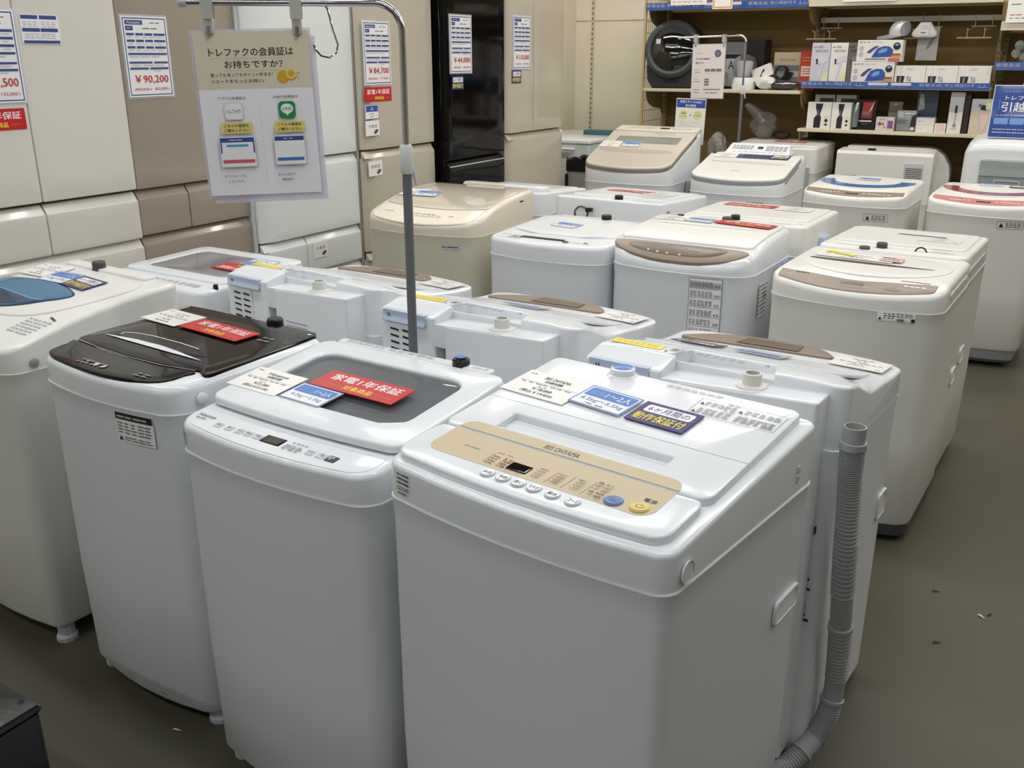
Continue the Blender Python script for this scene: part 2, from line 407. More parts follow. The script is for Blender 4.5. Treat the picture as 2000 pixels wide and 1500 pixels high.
fridge('white refrigerator partly hidden by the hanging sign and the metal pole', -3.08, 3.055, 3.742, 'white',
       [('door', 3.055, 3.742, 1.128, 1.965), ('drawer', 3.055, 3.742, .772, 1.093)] + split(3.055, 3.742, 3.339, .592, .738) + [('drawer', 3.055, 3.742, .1, .56)], rl=.03)
fridge('beige refrigerator priced 84,700, right behind the metal pole', -3.04, 3.706 + .045, 4.356, 'beige',
       [('door', 3.715 + .036, 4.356, 1.132, 1.965), ('drawer', 3.715 + .036, 4.356, .62, 1.096), ('drawer', 3.715 + .036, 4.356, .1, .585)], rl=.03)
fridge('glossy black refrigerator between two beige ones', -2.98, 4.405, 5.003, 'black',
       [('door', 4.405, 5.003, 1.033, 1.965), ('drawer', 4.405, 5.003, .56, .995), ('drawer', 4.405, 5.003, .1, .525)])
fridge('champagne two-door refrigerator at the far end of the row', -2.97, 5.03, 5.735, 'gold',
       [('door', 5.03, 5.343, 1.13, 1.965), ('door', 5.343, 5.735, 1.13, 1.965), ('drawer', 5.03, 5.735, .62, 1.096), ('drawer', 5.03, 5.735, .1, .585)], rl=.03)
m = MB(); m.box(-2.9805, -2.9785, 4.412, 4.998, .9905, .9965)
tr = m.build('trim_strip', LGREY, bpy.data.objects['refrigerator.004'], Matrix.Translation((2.98 + .34, -(4.405 + 5.003) / 2, 0)), smooth=0)
def wall_card(name, label, X, y0, y1, z0, z1, items, sheet=PAPER, group=None, cat='price card', film=0):
    return card(name, label, cat, y1 - y0, z1 - z0, frameM((X + .0022 + (.002 if film else 0), (y0 + y1) / 2, (z0 + z1) / 2), (0, 1, 0), (0, 0, 1)), items, sheet, group, film=film)
G = 'price cards on the refrigerators'
wall_card('price_card', 'price card on the leftmost cream refrigerator, cut by the frame', -3.13, 1.848, 2.058, 1.428, 1.722, it_price('￥148,500', '135,000'), group=G, film=.006)
wall_card('price_card', 'price card reading 90,200 on the taupe refrigerator', -3.14, 2.487, 2.697, 1.428, 1.719, it_price('￥90,200', '82,000', 'Panasonic'), group=G, film=.006)
wall_card('price_card', 'price card reading 84,700 on a beige refrigerator', -3.04, 3.775, 3.985, 1.443, 1.734, it_price('￥84,700', '77,000', 'Panasonic'), group=G, film=.006)
wall_card('price_card', 'price card reading 44,000 on the black refrigerator', -2.98, 4.43, 4.643, 1.489, 1.782, it_price('￥44,000', '40,000'), group=G, film=.006)
wall_card('price_card', 'price card reading 110,000 on the champagne refrigerator', -2.97, 5.08, 5.289, 1.502, 1.798, it_price('￥110,000', '100,000'), group=G, film=.006)
wall_card('warranty_sticker', 'red warranty sticker on the leftmost cream refrigerator', -3.13, 1.82, 2.044, 1.341, 1.41, IT_RED, I['r'], cat='sticker')
wall_card('warranty_sticker', 'red warranty sticker below the 84,700 price card', -3.04, 3.768, 3.984, 1.363, 1.431, IT_RED, I['r'], cat='sticker')
G2 = 'navy six-month guarantee stickers'
wall_card('guarantee_sticker', 'navy guarantee sticker on the black refrigerator', -2.98, 4.444, 4.561, 1.402, 1.474, IT_NAVY, I['n'], G2, 'sticker')
wall_card('guarantee_sticker', 'navy guarantee sticker on the champagne refrigerator', -2.97, 5.071, 5.181, 1.421, 1.496, IT_NAVY, I['n'], G2, 'sticker')
wall_card('feature_label', 'small white label with blue headings on the cream refrigerator', -3.13, 2.079, 2.224, 1.615, 1.711,
          [('rect', .03, .84, .46, .97, 'db', 0), ('rect', .5, .84, .95, .97, 'db'), ('dash', .06, .56, .45, .78, 'lg', 3, 3), ('dash', .54, .56, .93, .78, 'lg', 3, 3), ('rect', .03, .42, .48, .54, 'db', 0), ('rect', .5, .42, .95, .54, 'db'), ('dash', .08, .18, .9, .38, 'lg', 6, 3), ('rect', .03, .03, .97, .13, 'db')], cat='label')
wall_card('household_sticker', 'blue and white sticker for three people on the beige refrigerator', -3.04, 3.767, 3.874, 1.281, 1.351,
          [('frame', 0, 0, 1, 1, .002, 'db'), ('rect', .06, .5, .94, .92, 'rb'), ('text', .42, .58, .62, .84, '3人', 'w', 1), ('dash', .3, .28, .68, .4, 'g', 3), ('dash', .34, .12, .62, .22, 'g', 2)], cat='sticker')
def room_label(label, X, y0, y1, z0, z1, t):
    return wall_card('compartment_label', label, X, y0, y1, z0, z1, [('text', .17, .52, .84, .74, t, 'k'), ('disc', .72, .25, .1, 'br'), ('disc', .82, .32, .07, 'k'), ('disc', .64, .2, .05, 'k')], PAPERW, 'white compartment labels', 'label')
room_label('white refrigerating compartment label on the beige door', -3.04, 3.765, 3.874, 1.201, 1.273, '冷蔵室')
room_label('white vegetable compartment label on the beige drawer', -3.04, 3.773, 3.883, 1.004, 1.078, '野菜室')
room_label('white freezer label on the small white drawer', -3.08, 3.374, 3.477, .654, .728, '冷凍室')

# ================================================================ washing machines
def catmull(P):
    def f(y):
        if y <= P[0][0]: return P[0][1]
        if y >= P[-1][0]: return P[-1][1]
        for i in range(len(P) - 1):
            if P[i][0] <= y <= P[i + 1][0]:
                x1, v1 = P[i]; x2, v2 = P[i + 1]
                m1 = (v2 - P[i - 1][1]) / (x2 - P[i - 1][0]) if i else (v2 - v1) / (x2 - x1)
                m2 = (P[i + 2][1] - v1) / (P[i + 2][0] - x1) if i + 2 < len(P) else (v2 - v1) / (x2 - x1)
                h = x2 - x1; t = (y - x1) / h
                return v1 * (2 * t ** 3 - 3 * t ** 2 + 1) + m1 * h * (t ** 3 - 2 * t ** 2 + t) + v2 * (3 * t ** 2 - 2 * t ** 3) + m2 * h * (t ** 3 - t ** 2)
    return f
class Washer:
    """local frame: -y is the side seen by the camera"""
    def __init__(s, label, x, y, yaw, w, d, zs, zn, zr, bulge=.03, r=.045, tp=0, prof=None, top=WHITE, body=STEEL, crown=0, group=None, name='washing_machine', cat='washing machine'):
        s.root = empty(name, (x, y, 0), yaw, label, cat, group or 'used washing machines on the shop floor')
        s.M = Matrix.Translation((x, y, 0)) @ Matrix.Rotation(R(yaw), 4, 'Z')
        s.hw, s.hd, s.zs, s.bulge, s.r, s.tp, s.topm, s.bodym, s.crown = w / 2, d / 2, zs, bulge, r, tp, top, body, crown
        s.prof = catmull(prof or [(-d / 2, zn), (d / 2, zr)])
    def zt(s, x, y): return s.prof(y) - s.crown * (x / s.hw) ** 2
    def L(s, ins=0): return rr(s.hw - ins, s.hd - ins, max(.004, s.r - ins), 6, 6, s.bulge, tp=s.tp)
    def part(s, name, mb, m, parent=None, smooth=32): return mb.build(name, m, parent or s.root, smooth=smooth)
    def cabinet(s, z0=.035, foot=True, taper=.004):
        a = MB(); Lb, Lt = s.L(.01), s.L(.004)
        a.loft([[(x, y, z0) for x, y in s.L(.016)], [(x, y, z0 + .012) for x, y in Lb], [(x, y, z0 + .3) for x, y in Lt], [(x, y, s.zs - .05) for x, y in Lt], [(x, y, s.zs - .006) for x, y in s.L(.0005)], [(x, y, s.zs - .0025) for x, y in s.L(-.0008)], [(x, y, s.zs - .0005) for x, y in s.L(.0)], [(x, y, s.zs) for x, y in s.L(.004)]])
        o = s.part('cabinet', a, s.bodym)
        if foot:
            for sx in (-1, 1):
                for sy in (-1, 1):
                    b = MB(); b.lathe([(.03, 0), (.03, .012), (.024, .02), (.024, z0 + .004)], 10, (sx * (s.hw - .05), sy * (s.hd - .05) - (.0), 0)); s.part('foot', b, LGREY)
        return o
    def cover(s, bev=.016, hole=None, hz=None, dz=0, mih=None, mats=None, hbev=.01):
        a = MB(); z = (lambda x, y: s.zt(x, y) + dz)
        slab(a, s.L(.002), s.zs - .001, z, bev, hole=hole, hz=hz, mih=mih, hbev=hbev)
        return s.part('top_cover', a, mats or s.topm)
    def plate(s, name, L, dz0, dz1, m, bev=.004, parent=None, **k):
        a = MB(); slab(a, L, lambda x, y: s.zt(x, y) + dz0, lambda x, y: s.zt(x, y) + dz1, bev, **k); return s.part(name, a, m, parent)
    def print(s, name, items, dz=0, parent=None, seg=5, do=.00015):
        p = Print(lambda x, y, k: (x, y, s.zt(x, y) + dz + k), 1, 1, .0005, do, seg); p.items(items); return p.build(name, parent or s.root)
    def fprint(s, name, items, parent=None, seg=4):
        def f(x, z, k): ex = max(0, abs(x) - (s.hw - s.r)); return (x, -s.hd - s.bulge * max(0, 1 - (x / s.hw) ** 2) + s.r - math.sqrt(max(0, s.r ** 2 - ex ** 2)) + (.0035 if z < s.zs - .03 else .0015) - k * 1.5, z)
        p = Print(f, 1, 1, .001, .0003, seg); p.items(items); return p.build(name, parent or s.root)
    def sprint(s, name, items, x=None, parent=None):
        X = (s.hw if x is None else x)
        p = Print(lambda y, z, k: (X * (1 + s.tp * y / s.hd) + k, y, z), 1, 1, .0008, .0003, 1); p.items(items); return p.build(name, parent or s.root)
    def topM(s, u, v, ang=0, dz=.002, tilt=0, flip=False):
        e = .02; sl = math.atan2(s.zt(u, v + e) - s.zt(u, v - e), 2 * e)
        return s.M @ Matrix.Translation((u, v, s.zt(u, v) + dz)) @ Matrix.Rotation(sl + R(tilt), 4, 'X') @ Matrix.Rotation(R(ang), 4, 'Z')
    def cap(s, x, y, m=BLACKP, r=.022, h=.024, name='inlet_cap', dz=0):
        a = MB(); z = s.zt(x, y) + dz; a.lathe([(r * 1.1, -.004), (r, .003), (r, h - .004), (r * .85, h)], 16, (x, y, z)); return s.part(name, a, m)
    def recess(s, y0, y1, z0, z1, m=None, name='carry_handle'):
        """a moulded hand grip in the right side: a raised rim round a sloping pocket"""
        X = s.hw * (1 + s.tp * ((y0 + y1) / 2) / s.hd); a = MB()
        fm = frameM((X, (y0 + y1) / 2, (z0 + z1) / 2), (0, 1, 0), (0, 0, 1))
        w_, h_ = (y1 - y0) / 2, (z1 - z0) / 2
        slab(a, rr(w_, h_, .012, 3, 4), -.004, .0025, .0015, hole=rr(w_ - .006, h_ - .006, .008, 3, 4), hz=lambda x, y: .0015 - .0045 * (y + h_) / (2 * h_), hbev=.001)
        o = a.build(name, m or WHITE, s.root, fm); return o
GW, GB, GR, GN = 'white price slips lying on the washers', 'blue size cards lying on the washers', 'red warranty cards lying on the washers', 'navy guarantee cards lying on the washers'
def slip(W, u, v, ang, label, items=None, w=.152, h=.103, dz=.002, **k): return card('price_slip', label, 'price card', w, h, W.topM(u, v, ang, dz, **k), items or it_white(None, None, None), PAPERW, GW)
def bcard(W, u, v, ang, label, items=None, dz=.0035, w=.12, h=.082, **k): return card('size_card', label, 'card', w, h, W.topM(u, v, ang, dz, **k), items or it_blue('1～2人', '4.2kg～5.5kg', False), PAPER, GB)
def rcard(W, u, v, ang, label, dz=.0045, **k): return card('warranty_card', label, 'card', .236, .08, W.topM(u, v, ang, dz, **k), IT_RED, I['r'], GR)
def ncard(W, u, v, ang, label, dz=.004, w=.12, h=.083, **k): return card('guarantee_card', label, 'card', w, h, W.topM(u, v, ang, dz, **k), IT_NAVY, I['n'], GN)
def fine(x0, y0, x1, y1, rows=4, n=6, m='mg'): return ('dash', x0, y0, x1, y1, m, n, rows)
def warn(x0, z0, x1, z1, rows=4):
    return [('rect', x0, z0, x1, z1, 'w'), ('dash', x0 + .006, z0 + .003, x1 - .004, z1 - .003, 'mg', 5, rows), ('poly', [(x0 + .003, z0 + .004), (x0 + .013, z0 + .004), (x0 + .008, z0 + .012)], 'k')]

def loop(P, n=40):
    """closed smooth loop through points, counter-clockwise"""
    out = []; k = len(P); per = max(2, n // k)
    for i in range(k):
        p0, p1, p2, p3 = (Vector(P[(i + j - 1) % k]) for j in range(4))
        for q in range(per):
            t = q / per
            out.append(tuple(.5 * (2 * p1 + (p2 - p0) * t + (2 * p0 - 5 * p1 + 4 * p2 - p3) * t * t + (3 * p1 - p0 - 3 * p2 + p3) * t ** 3)))
    a = sum(out[i][0] * out[(i + 1) % len(out)][1] - out[(i + 1) % len(out)][0] * out[i][1] for i in range(len(out)))
    return out if a > 0 else out[::-1]
def strip(P, w):                     # polyline to thin quads, for printed or moulded lines
    out = []
    for a, b in zip(P, P[1:]):
        d = Vector((b[0] - a[0], b[1] - a[1])).normalized() * w / 2
        out.append([(a[0] + d.y, a[1] - d.x), (b[0] + d.y, b[1] - d.x), (b[0] - d.y, b[1] + d.x), (a[0] - d.y, a[1] + d.x)])
    return [('poly', q, None) for q in out]
def line(P, w, m): return [('poly', q[1], m, 0) for q in strip(P, w)]

# ---- front row, far left: white washer with the blue window
W = Washer('white washer with a blue window in its lid, leftmost in front row', -2.486, 1.586, -4.8, .569, .53, .816, .885, .957, top=CREAMW, body=CREAMS, bulge=.03, r=.04,
           prof=[(-.29, .872), (-.2, .892), (-.05, .925), (.12, .948), (.265, .957)])
W.cabinet(.06); W.cover(.014)
lid = W.plate('lid', loop([(-.25, -.1), (-.16, -.135), (0, -.14), (.14, -.1), (.21, 0), (.235, .12), (.2, .19), (.1, .2), (-.1, .205), (-.22, .2), (-.255, .1)]), -.004, .005, CREAMW, .004)
win = [(-.25, .03), (-.2, .052), (-.097, .067), (0, .062), (.07, .045), (.118, .022), (.105, -.008), (.079, -.03), (.03, -.075), (-.035, -.107), (-.12, -.122), (-.2, -.1), (-.25, -.04)]
wo = loop(win, 52); c0 = (-.06, -.02)
W.plate('window_rim', inset(wo, -.006), .003, .0065, mat('navy_rim', (34, 34, 74), .3, noise=.02), .002, lid)
bw = W.plate('window', wo, .004, .009, mat('blue_window', (52, 116, 152), .1, noise=.03), .003, lid)
W.print('window_dark_zone', [('poly', [(-.24, -.03), (-.1, -.04), (.03, -.052), (.066, -.042), (.03, -.075), (-.035, -.1), (-.12, -.115), (-.2, -.095)], mat('deep_blue', (26, 56, 82), .12, noise=.02))] + line([(-.25, -.025), (-.1, -.035), (.03, -.046), (.068, -.04)], .004, 'sb'), .0092, bw, 1)  # darker zone low in the window, with the pale handle-edge line
W.plate('rear_ledge', rr(.21, .022, .012, 4, 4, cx=-.03, cy=.236), 0, .008, CREAMW, .004)
W.cap(-.07, .228, DGREY, .02, .022, dz=.006)
W.print('print', [fine(.06, .2, .16, .245, 4, 4, 'lg'), ('rect', -.2, .228, -.13, .231, 'r'), ('rect', -.14, .252, -.07, .255, 'k'), fine(.14, -.19, .245, -.11, 6, 5, 'lg'), ('poly', [(.2, -.095), (.236, -.105), (.24, -.1), (.204, -.09)], 'k')], .001)
a = MB(); a.lathe([(.012, 0), (.012, .004), (.007, .006)], 14); W.part('screw', a, GREYP).matrix_local = frameM((W.hw, -.2, .835), (0, 1, 0), (0, 0, 1))
slip(W, -.2, .13, 3, 'white price slip on the blue-windowed washer', dz=.008)
bcard(W, -.075, .105, 3, 'small blue size card on the blue-windowed washer', dz=.009)
ncard(W, .048, .102, -4, 'navy guarantee card on the blue-windowed washer', dz=.0085, w=.13, h=.08)

# ---- front row: white washer with the black glass top
W = Washer('white washer with a glossy black glass top', -1.83, 1.52, -3.2, .525, .462, .837, .899, .905, bulge=.032, r=.05, tp=.03)
W.cabinet(.04); W.cover(.02)
pan = W.plate('control_panel', loop([(-.243, -.19), (-.225, -.222), (-.15, -.242), (0, -.255), (.11, -.245), (.175, -.225), (.197, -.195), (.199, -.16), (.198, -.129), (.1, -.144), (-.03, -.149), (-.15, -.14), (-.258, -.125), (-.25, -.16)], 70), -.004, .004, BLACKG, .003)
lidL = loop([(-.262, -.118), (-.15, -.134), (-.03, -.143), (.1, -.138), (.2, -.123), (.215, -.128), (.243, -.135), (.246, -.08), (.244, .05), (.24, .19), (.225, .225), (.19, .238), (0, .24), (-.25, .24), (-.268, .21), (-.268, .05)], 96)
lid = W.plate('lid', lidL, -.02, .006, BLACKG, .004)
HW = mat('edge_glint', (225, 228, 232), .15, noise=.01)
hl = loop([(-.215, -.045), (-.18, -.022), (-.106, -.015), (0, -.017), (.08, -.024), (.14, -.05), (.06, -.062), (-.05, -.063), (-.15, -.058)], 54)
W.plate('handle_recess', hl, .005, .0072, mat('recess_black', (8, 8, 9), .2, noise=.02), .001, lid)
W.print('handle_edge_glint', [('poly', [(-.235, -.0645), (-.12, -.052), (-.02, -.052), (.05, -.06), (.16, -.078), (.05, -.076), (-.05, -.073), (-.13, -.07)], HW), ] + line([(-.19, -.045), (-.2, -.03), (-.17, -.018), (-.106, -.011), (0, -.013), (.08, -.022)], .0035, HW), .0074, lid, 1)  # pale arcs painted as the reflection along the chrome handle lip
W.print('print', [fine(-.1, -.235, .0, -.205, 2, 6, 'g'), ('disc', -.035, -.22, .008, 'lg'), ('disc', -.005, -.222, .007, 'lg'), ('disc', -.07, -.215, .006, 'g'), fine(.1, -.225, .15, -.2, 2, 2, 'g'), ] + line([(-.255, -.1255), (-.15, -.14), (-.03, -.1485), (.1, -.144), (.198, -.1285)], .002, 'lg'), .005, pan, 1)
W.print('lid_marks', [fine(.14, .1, .18, .14, 2, 2, 'g'), ('rect', .215, .205, .225, .213, 'w')], .0068, lid, 1)
W.cap(.052, .25, BLACKP, .022, .02, dz=-.004)
W.fprint('warning_label', [('rect', .072, .752, .186, .824, 'w'), ('rect', .073, .808, .185, .824, 'k'), ('dash', .078, .81, .18, .82, 'lg', 4), ('dash', .076, .772, .182, .802, 'g', 5, 4), ('dash', .095, .756, .18, .768, 'g', 4, 2), ('poly', [(.077, .757), (.089, .757), (.083, .768)], 'k')])
W.fprint('scuff_mark', line([(.07, .062), (.1, .057)], .002, 'g') + line([(.125, .05), (.14, .045), (.145, .052), (.15, .046)], .003, 'k') + [('dash', .09, .068, .11, .075, 'g', 2)], seg=1)
a = MB(); a.lathe([(.014, 0), (.014, .005), (.009, .008)], 14); W.part('screw_cover', a, WHITE).matrix_local = frameM((W.hw * .985, -.165, .862), (0, 1, 0), (0, 0, 1))
slip(W, -.205, .125, -3, 'white price slip on the black glass lid', dz=.009)
rcard(W, -.002, .108, -3.5, 'red warranty card on the black glass lid', dz=.011)

# ---- front row: white washer with the big see-through lid
W = Washer('white washer with a large see-through lid window and button panel', -1.25, 1.448, -3.1, .54, .481, .803, .862, .908, bulge=.028, r=.045)
W.cabinet(.035)
basin = rr(.2, .145, .06, 6, 6, cx=0, cy=.035)
W.cover(.012, hole=basin, hz=.62, mih=1, mats=[WHITE, LGREY])
a = MB(); slab(a, rr(.185, .135, .12, 6, 6, cx=0, cy=.035), .6205, .64, .01, hole=rr(.165, .115, .11, 6, 6, cx=0, cy=.035), hz=.6212); W.part('drum', a, DRUM)
a = MB(); a.lathe([(.09, 0), (.085, .02), (.03, .03), (.02, .05), (.004, .055)], 24, (0, .035, .622)); W.part('agitator', a, GREYP)
pl = rr(.25, .042, .035, 8, 6, .026, cy=-.19)
pan = W.plate('control_panel', [(x, min(y, -.162 - .012 * (1 - (x / .25) ** 2))) for x, y in pl], -.002, .0012, WHITE, .001)
lid = MB(); lo = rr(.266, .1815, .03, 8, 6, .012, cy=.0315); hl = rr(.207, .118, .045, 8, 6, cx=.0, cy=.033)
slab(lid, lo, lambda x, y: W.zt(x, y) + .005, lambda x, y: W.zt(x, y) + .021, .006, hole=hl)
lid.box(-.25, .25, .16, .2, .86, .89)
lid = W.part('lid', lid, WHITE)
W.plate('window', inset(hl, -.004), .009, .014, SMOKE, .002, lid)
W.plate('rear_ledge', rr(.225, .013, .008, 4, 4, cx=-.01, cy=.2275), -.002, .02, WHITE, .004)
W.cap(.128, .23, BLACKP, .02, .022, dz=.012); a = MB(); a.lathe([(.012, 0), (.012, .002)], 14, (.128, .23, W.zt(.1, .236) + .036)); W.part('cap_insert', a, I['b'])
W.print('ledge_print', [fine(-.21, .22, -.09, .236, 4, 7, 'lg'), fine(-.08, .22, .06, .236, 3, 5, 'lg'), fine(.16, .222, .21, .236, 3, 3, 'lg')], .0204)
for x in (-.159, -.126, -.096, -.07, -.044, .1, .128):
    a = MB(); slab(a, rr(.0105, .009, .002, 1, 3, cx=x, cy=-.2165), lambda x, y: W.zt(x, y) - .002, lambda x, y: W.zt(x, y) + .0025, .001); W.part('button', a, LGREY, pan)
a = MB(); slab(a, rr(.0125, .01, .002, 1, 3, cx=.155, cy=-.2165), lambda x, y: W.zt(x, y) - .002, lambda x, y: W.zt(x, y) + .0028, .001); W.part('power_button', a, DGREY, pan)
a = MB(); slab(a, rr(.0265, .0135, .002, 1, 3, cx=-.004, cy=-.2135), lambda x, y: W.zt(x, y) - .002, lambda x, y: W.zt(x, y) + .0025, .001); W.part('display', a, BLACKG, pan)
it = [('text', -.238, -.2035, -.188, -.1935, 'Hisense', 'k', 1), fine(-.235, -.215, -.205, -.208, 1, 2, 'g'), fine(.04, -.206, .084, -.2, 1, 4, 'g'), fine(.034, -.232, .082, -.212, 3, 3, 'g')]
for x, t in ((-.159, '水位'), (-.126, '洗い'), (-.096, 'すすぎ'), (-.07, '脱水'), (-.044, '予約'), (.1, 'コース'), (.128, '一時'), (.155, '電源')):
    it.append(('text', x - .007, -.2195, x + .007, -.2125, t, 'k' if x < .15 else 'w')); it.append(('poly', [(x - .004, -.2235), (x + .004, -.2235), (x, -.2208)], 'w'))
W.print('print', it, .0028, pan, 2)
W.fprint('barcode_label', [('dash', -.258, .815, -.228, .845, 'k', 7, 4), ('dash', -.256, .808, -.232, .813, 'k', 4)])
slip(W, -.202, -.042, -1, 'white price slip reading 21,000 on the see-through lid', it_white('Hisense', '￥21,000', '(税込￥23,100)'), dz=.0222)
bcard(W, -.058, -.053, -2, 'blue size card sticking out under the red card, see-through lid', dz=.0232, h=.076)
rcard(W, .014, .025, -1, 'red warranty card on the see-through lid', dz=.0242)

# ---- front row: white washer with the tan band
W = Washer('white washer with a tan control band, nearest the camera', -.643, 1.418, -7.6, .582, .526, .846, .91, .96, bulge=.022, r=.03, tp=.02)
W.cabinet(.03); W.cover(.009)
RZ = .014
pl = rr(.27, .0665, .028, 6, 6, .016, cx=-.007, cy=-.1785)
pan = W.plate('control_panel', [(x, min(y, -.1185)) for x, y in pl], -.002, RZ, WHITE, .005)
pk = rr(.1675, .03, .004, 8, 4, cx=-.0145, cy=-.048)
lid = MB(); lo = rr(.272, .183, .022, 8, 4, cx=-.006, cy=.0695)
slab(lid, lo, lambda x, y: W.zt(x, y) - .002, lambda x, y: W.zt(x, y) + RZ, .004, hole=pk, hz=lambda x, y: W.zt(x, y) + RZ - .003 - .024 * (y + .078) / .06, hbev=.002)
lid = W.part('lid', lid, WHITE)
bandm = TANP
a = Print(lambda x, y, k: (x, y, W.zt(x, y) + RZ + k), seg=6)
def half_band(x0, x1, y0, y1, r, lo):
    P = []
    cs = [(x1 - r, y0 + r, -90), (x1 - r, y1 - r, 0), (x0 + r, y1 - r, 90), (x0 + r, y0 + r, 180)]
    for k, (cx, cy, a0) in enumerate(cs):
        rd = (k in (0, 3)) if lo else (k in (1, 2))
        if rd: P += [(cx + r * math.cos(R(a0 + 15 * i)), cy + r * math.sin(R(a0 + 15 * i))) for i in range(7)]
        else: P.append(((x0, x1)[k in (0, 1)], (y0, y1)[k in (1, 2)]))
    return P
a.poly(half_band(-.238, .214, -.209, -.1195, .028, True), bandm)
it = []
for x, t in ((-.079, '水位'), (-.047, '予約'), (-.015, '洗い'), (.016, 'すすぎ'), (.053, '脱水'), (.092, 'コース')): pass
col = lambda x, ys, ts: [('text', x, y, x + .016, y + .0052, t, 'br', 1) for y, t in zip(ys, ts)]
a.items([('text', .181, -.168, .203, -.157, '電源', 'k', 1), ('text', -.178, -.1705, -.144, -.1655, 'IAW-T502EN', 'br')] + [fine(-.11, -.162, -.069, -.158, 1, 2, 'br')] + line([(-.112, -.2), (-.112, -.165)], .0008, 'br') + line([(-.085, -.2), (-.085, -.168)], .0008, 'br') + line([(.017, -.203), (.02, -.162)], .0008, 'br') + line([(.05, -.203), (.053, -.162)], .0008, 'br') + line([(.087, -.203), (.091, -.156)], .0008, 'br'))
a.items(col(-.109, (-.176, -.184, -.192, -.2), ('50L', '41L', '32L', '24L')) + col(-.083, (-.176, -.184, -.192, -.2), ('12', '9', '6', '3')) + col(-.013, (-.171, -.18, -.189, -.198), ('20分', '15分', '10分', '5分')) + col(.024, (-.171, -.18, -.189, -.198), ('ためすすぎ', '3回', '2回', '1回')) + col(.064, (-.171, -.18, -.189, -.198), ('部屋干し', '6分', '3分', '1分')))
a.items([('text', .096, -.163, .124, -.156, '標準・念入り', 'k', 1), ('text', .096, -.173, .124, -.167, '毛布・つけおき', 'k', 1), ('text', .096, -.183, .124, -.177, 'ドライ・お急ぎ', 'k', 1), ('text', .096, -.193, .124, -.187, '部屋・槽洗浄', 'k', 1), ('text', .096, -.203, .124, -.197, 'ドライ・槽乾燥', 'k', 1), fine(-.062, -.207, -.03, -.203, 1, 3, 'br')])
a.build('panel_print', pan)
a = Print(lambda x, y, k: (x, y, W.zt(x, y) + RZ + k), seg=6)
a.poly(half_band(-.238, .214, -.1125, -.0825, .028, False), bandm)
a.items([('text', -.054, -.107, .018, -.0925, 'IRIS OHYAMA', 'k', 1)] + line([(-.277, .0235), (.266, .0235)], .0012, 'lg'))
a.build('lid_print', lid)
BTNB, BTNY = mat('button_blue', (106, 132, 186), .4, noise=.02), mat('button_yellow', (224, 202, 112), .4, noise=.02)
for x, y, r_, m_, t in ((-.079, -.226, .0135, LGREY, '水位'), (-.047, -.226, .0135, LGREY, '予約'), (-.015, -.226, .0135, LGREY, '洗い'), (.016, -.226, .0135, LGREY, 'すすぎ'), (.053, -.227, .0135, LGREY, '脱水'), (.092, -.228, .0135, LGREY, 'コース'), (.143, -.191, .0165, BTNB, 'スタート'), (.187, -.187, .0165, BTNY, None)):
    b = MB(); z = W.zt(x, y) + RZ
    b.lathe([(r_, -.002), (r_, .0012), (r_ - .0008, .002), (r_ - .0018, .002), (r_ - .0022, .0014)], 24, (x, y, z)); ob = W.part('button', b, m_, pan)
    p = Print(lambda u, v, k: (u, v, W.zt(x, y) + RZ + .0022 + k), do=.0002); p.disc(x, y, r_ - .002, 'w' if m_ is LGREY else m_, r_ - .002)
    if t == 'スタート': p.text(x - .01, y + .001, x + .01, y + .007, 'スタート', 'k'); p.text(x - .011, y - .007, x + .011, y - .001, '一時停止', 'k')
    elif t: p.text(x - .009, y - .005, x + .009, y + .005, t, 'k', 1)
    else:
        n = 18; p.items(line([(x + .006 * math.sin(R(40 + 280 * i / n)), y + .006 * math.cos(R(40 + 280 * i / n))) for i in range(n + 1)], .0013, 'k') + line([(x, y + .001), (x, y + .008)], .0013, 'k'))
    p.build('symbol', ob)
W.plate('display', rr(.0205, .0125, .002, 1, 3, cx=-.0445, cy=-.1855), RZ, RZ + .002, BLACKG, .001, pan)
W.print('ledge_print', [('frame', .086, .1445, .254, .2135, .0008, 'g'), fine(.1, .187, .165, .205, 3, 5, 'mg'), fine(.18, .186, .25, .204, 3, 5, 'mg'), fine(.1, .15, .165, .176, 4, 5, 'mg'), fine(.175, .15, .25, .176, 4, 6, 'g'), ('text', .14, .2055, .165, .2115, '警告', 'k'), ('text', .14, .178, .165, .184, '注意', 'k'), ('poly', [(.091, .189), (.1, .189), (.0955, .198)], 'k'), ('poly', [(.168, .187), (.178, .187), (.173, .196)], 'k'), ('poly', [(.091, .152), (.1, .152), (.0955, .161)], 'k')], RZ + .0004, lid, 3)
a = MB(); z = W.zt(-.1, .23) + RZ; a.lathe([(.036, -.004), (.03, .001), (.025, .003), (.025, .014), (.021, .016)], 20, (-.105, .236, z)); W.part('inlet_port', a, WHITE)
a = MB(); a.lathe([(.02, .0125), (.02, .0165), (.006, .0175)], 20, (-.105, .236, z)); W.part('inlet_cap', a, I['b'])
W.print('deck_print', [fine(.0, .226, .12, .238, 3, 7, 'lg')], RZ + .0004, lid)
W.fprint('barcode_label', [('dash', -.249, .876, -.217, .9, 'k', 8, 3), ('dash', -.249, .866, -.217, .874, 'k', 6, 2), ('dash', -.246, .858, -.224, .864, 'k', 4)])
W.recess(.135, .242, .592, .642)
a = MB(); slab(a, rr(.018, .018, .0175, 2, 6), -.002, .0015, .001, hole=rr(.0155, .0155, .015, 2, 6), hz=.0002); W.part('screw_cover', a, WHITE).matrix_local = frameM((W.hw * .99, -.215, .87), (0, 1, 0), (0, 0, 1))
a = MB()
for z_ in (.893, .875): slab(a, rr(.006, .007, .003, 1, 4, cx=.18, cy=z_), -.001, .002, .001)
W.part('side_catch', a, LGREY).matrix_local = frameM((W.hw * 1.008, 0, 0), (0, 1, 0), (0, 0, 1))
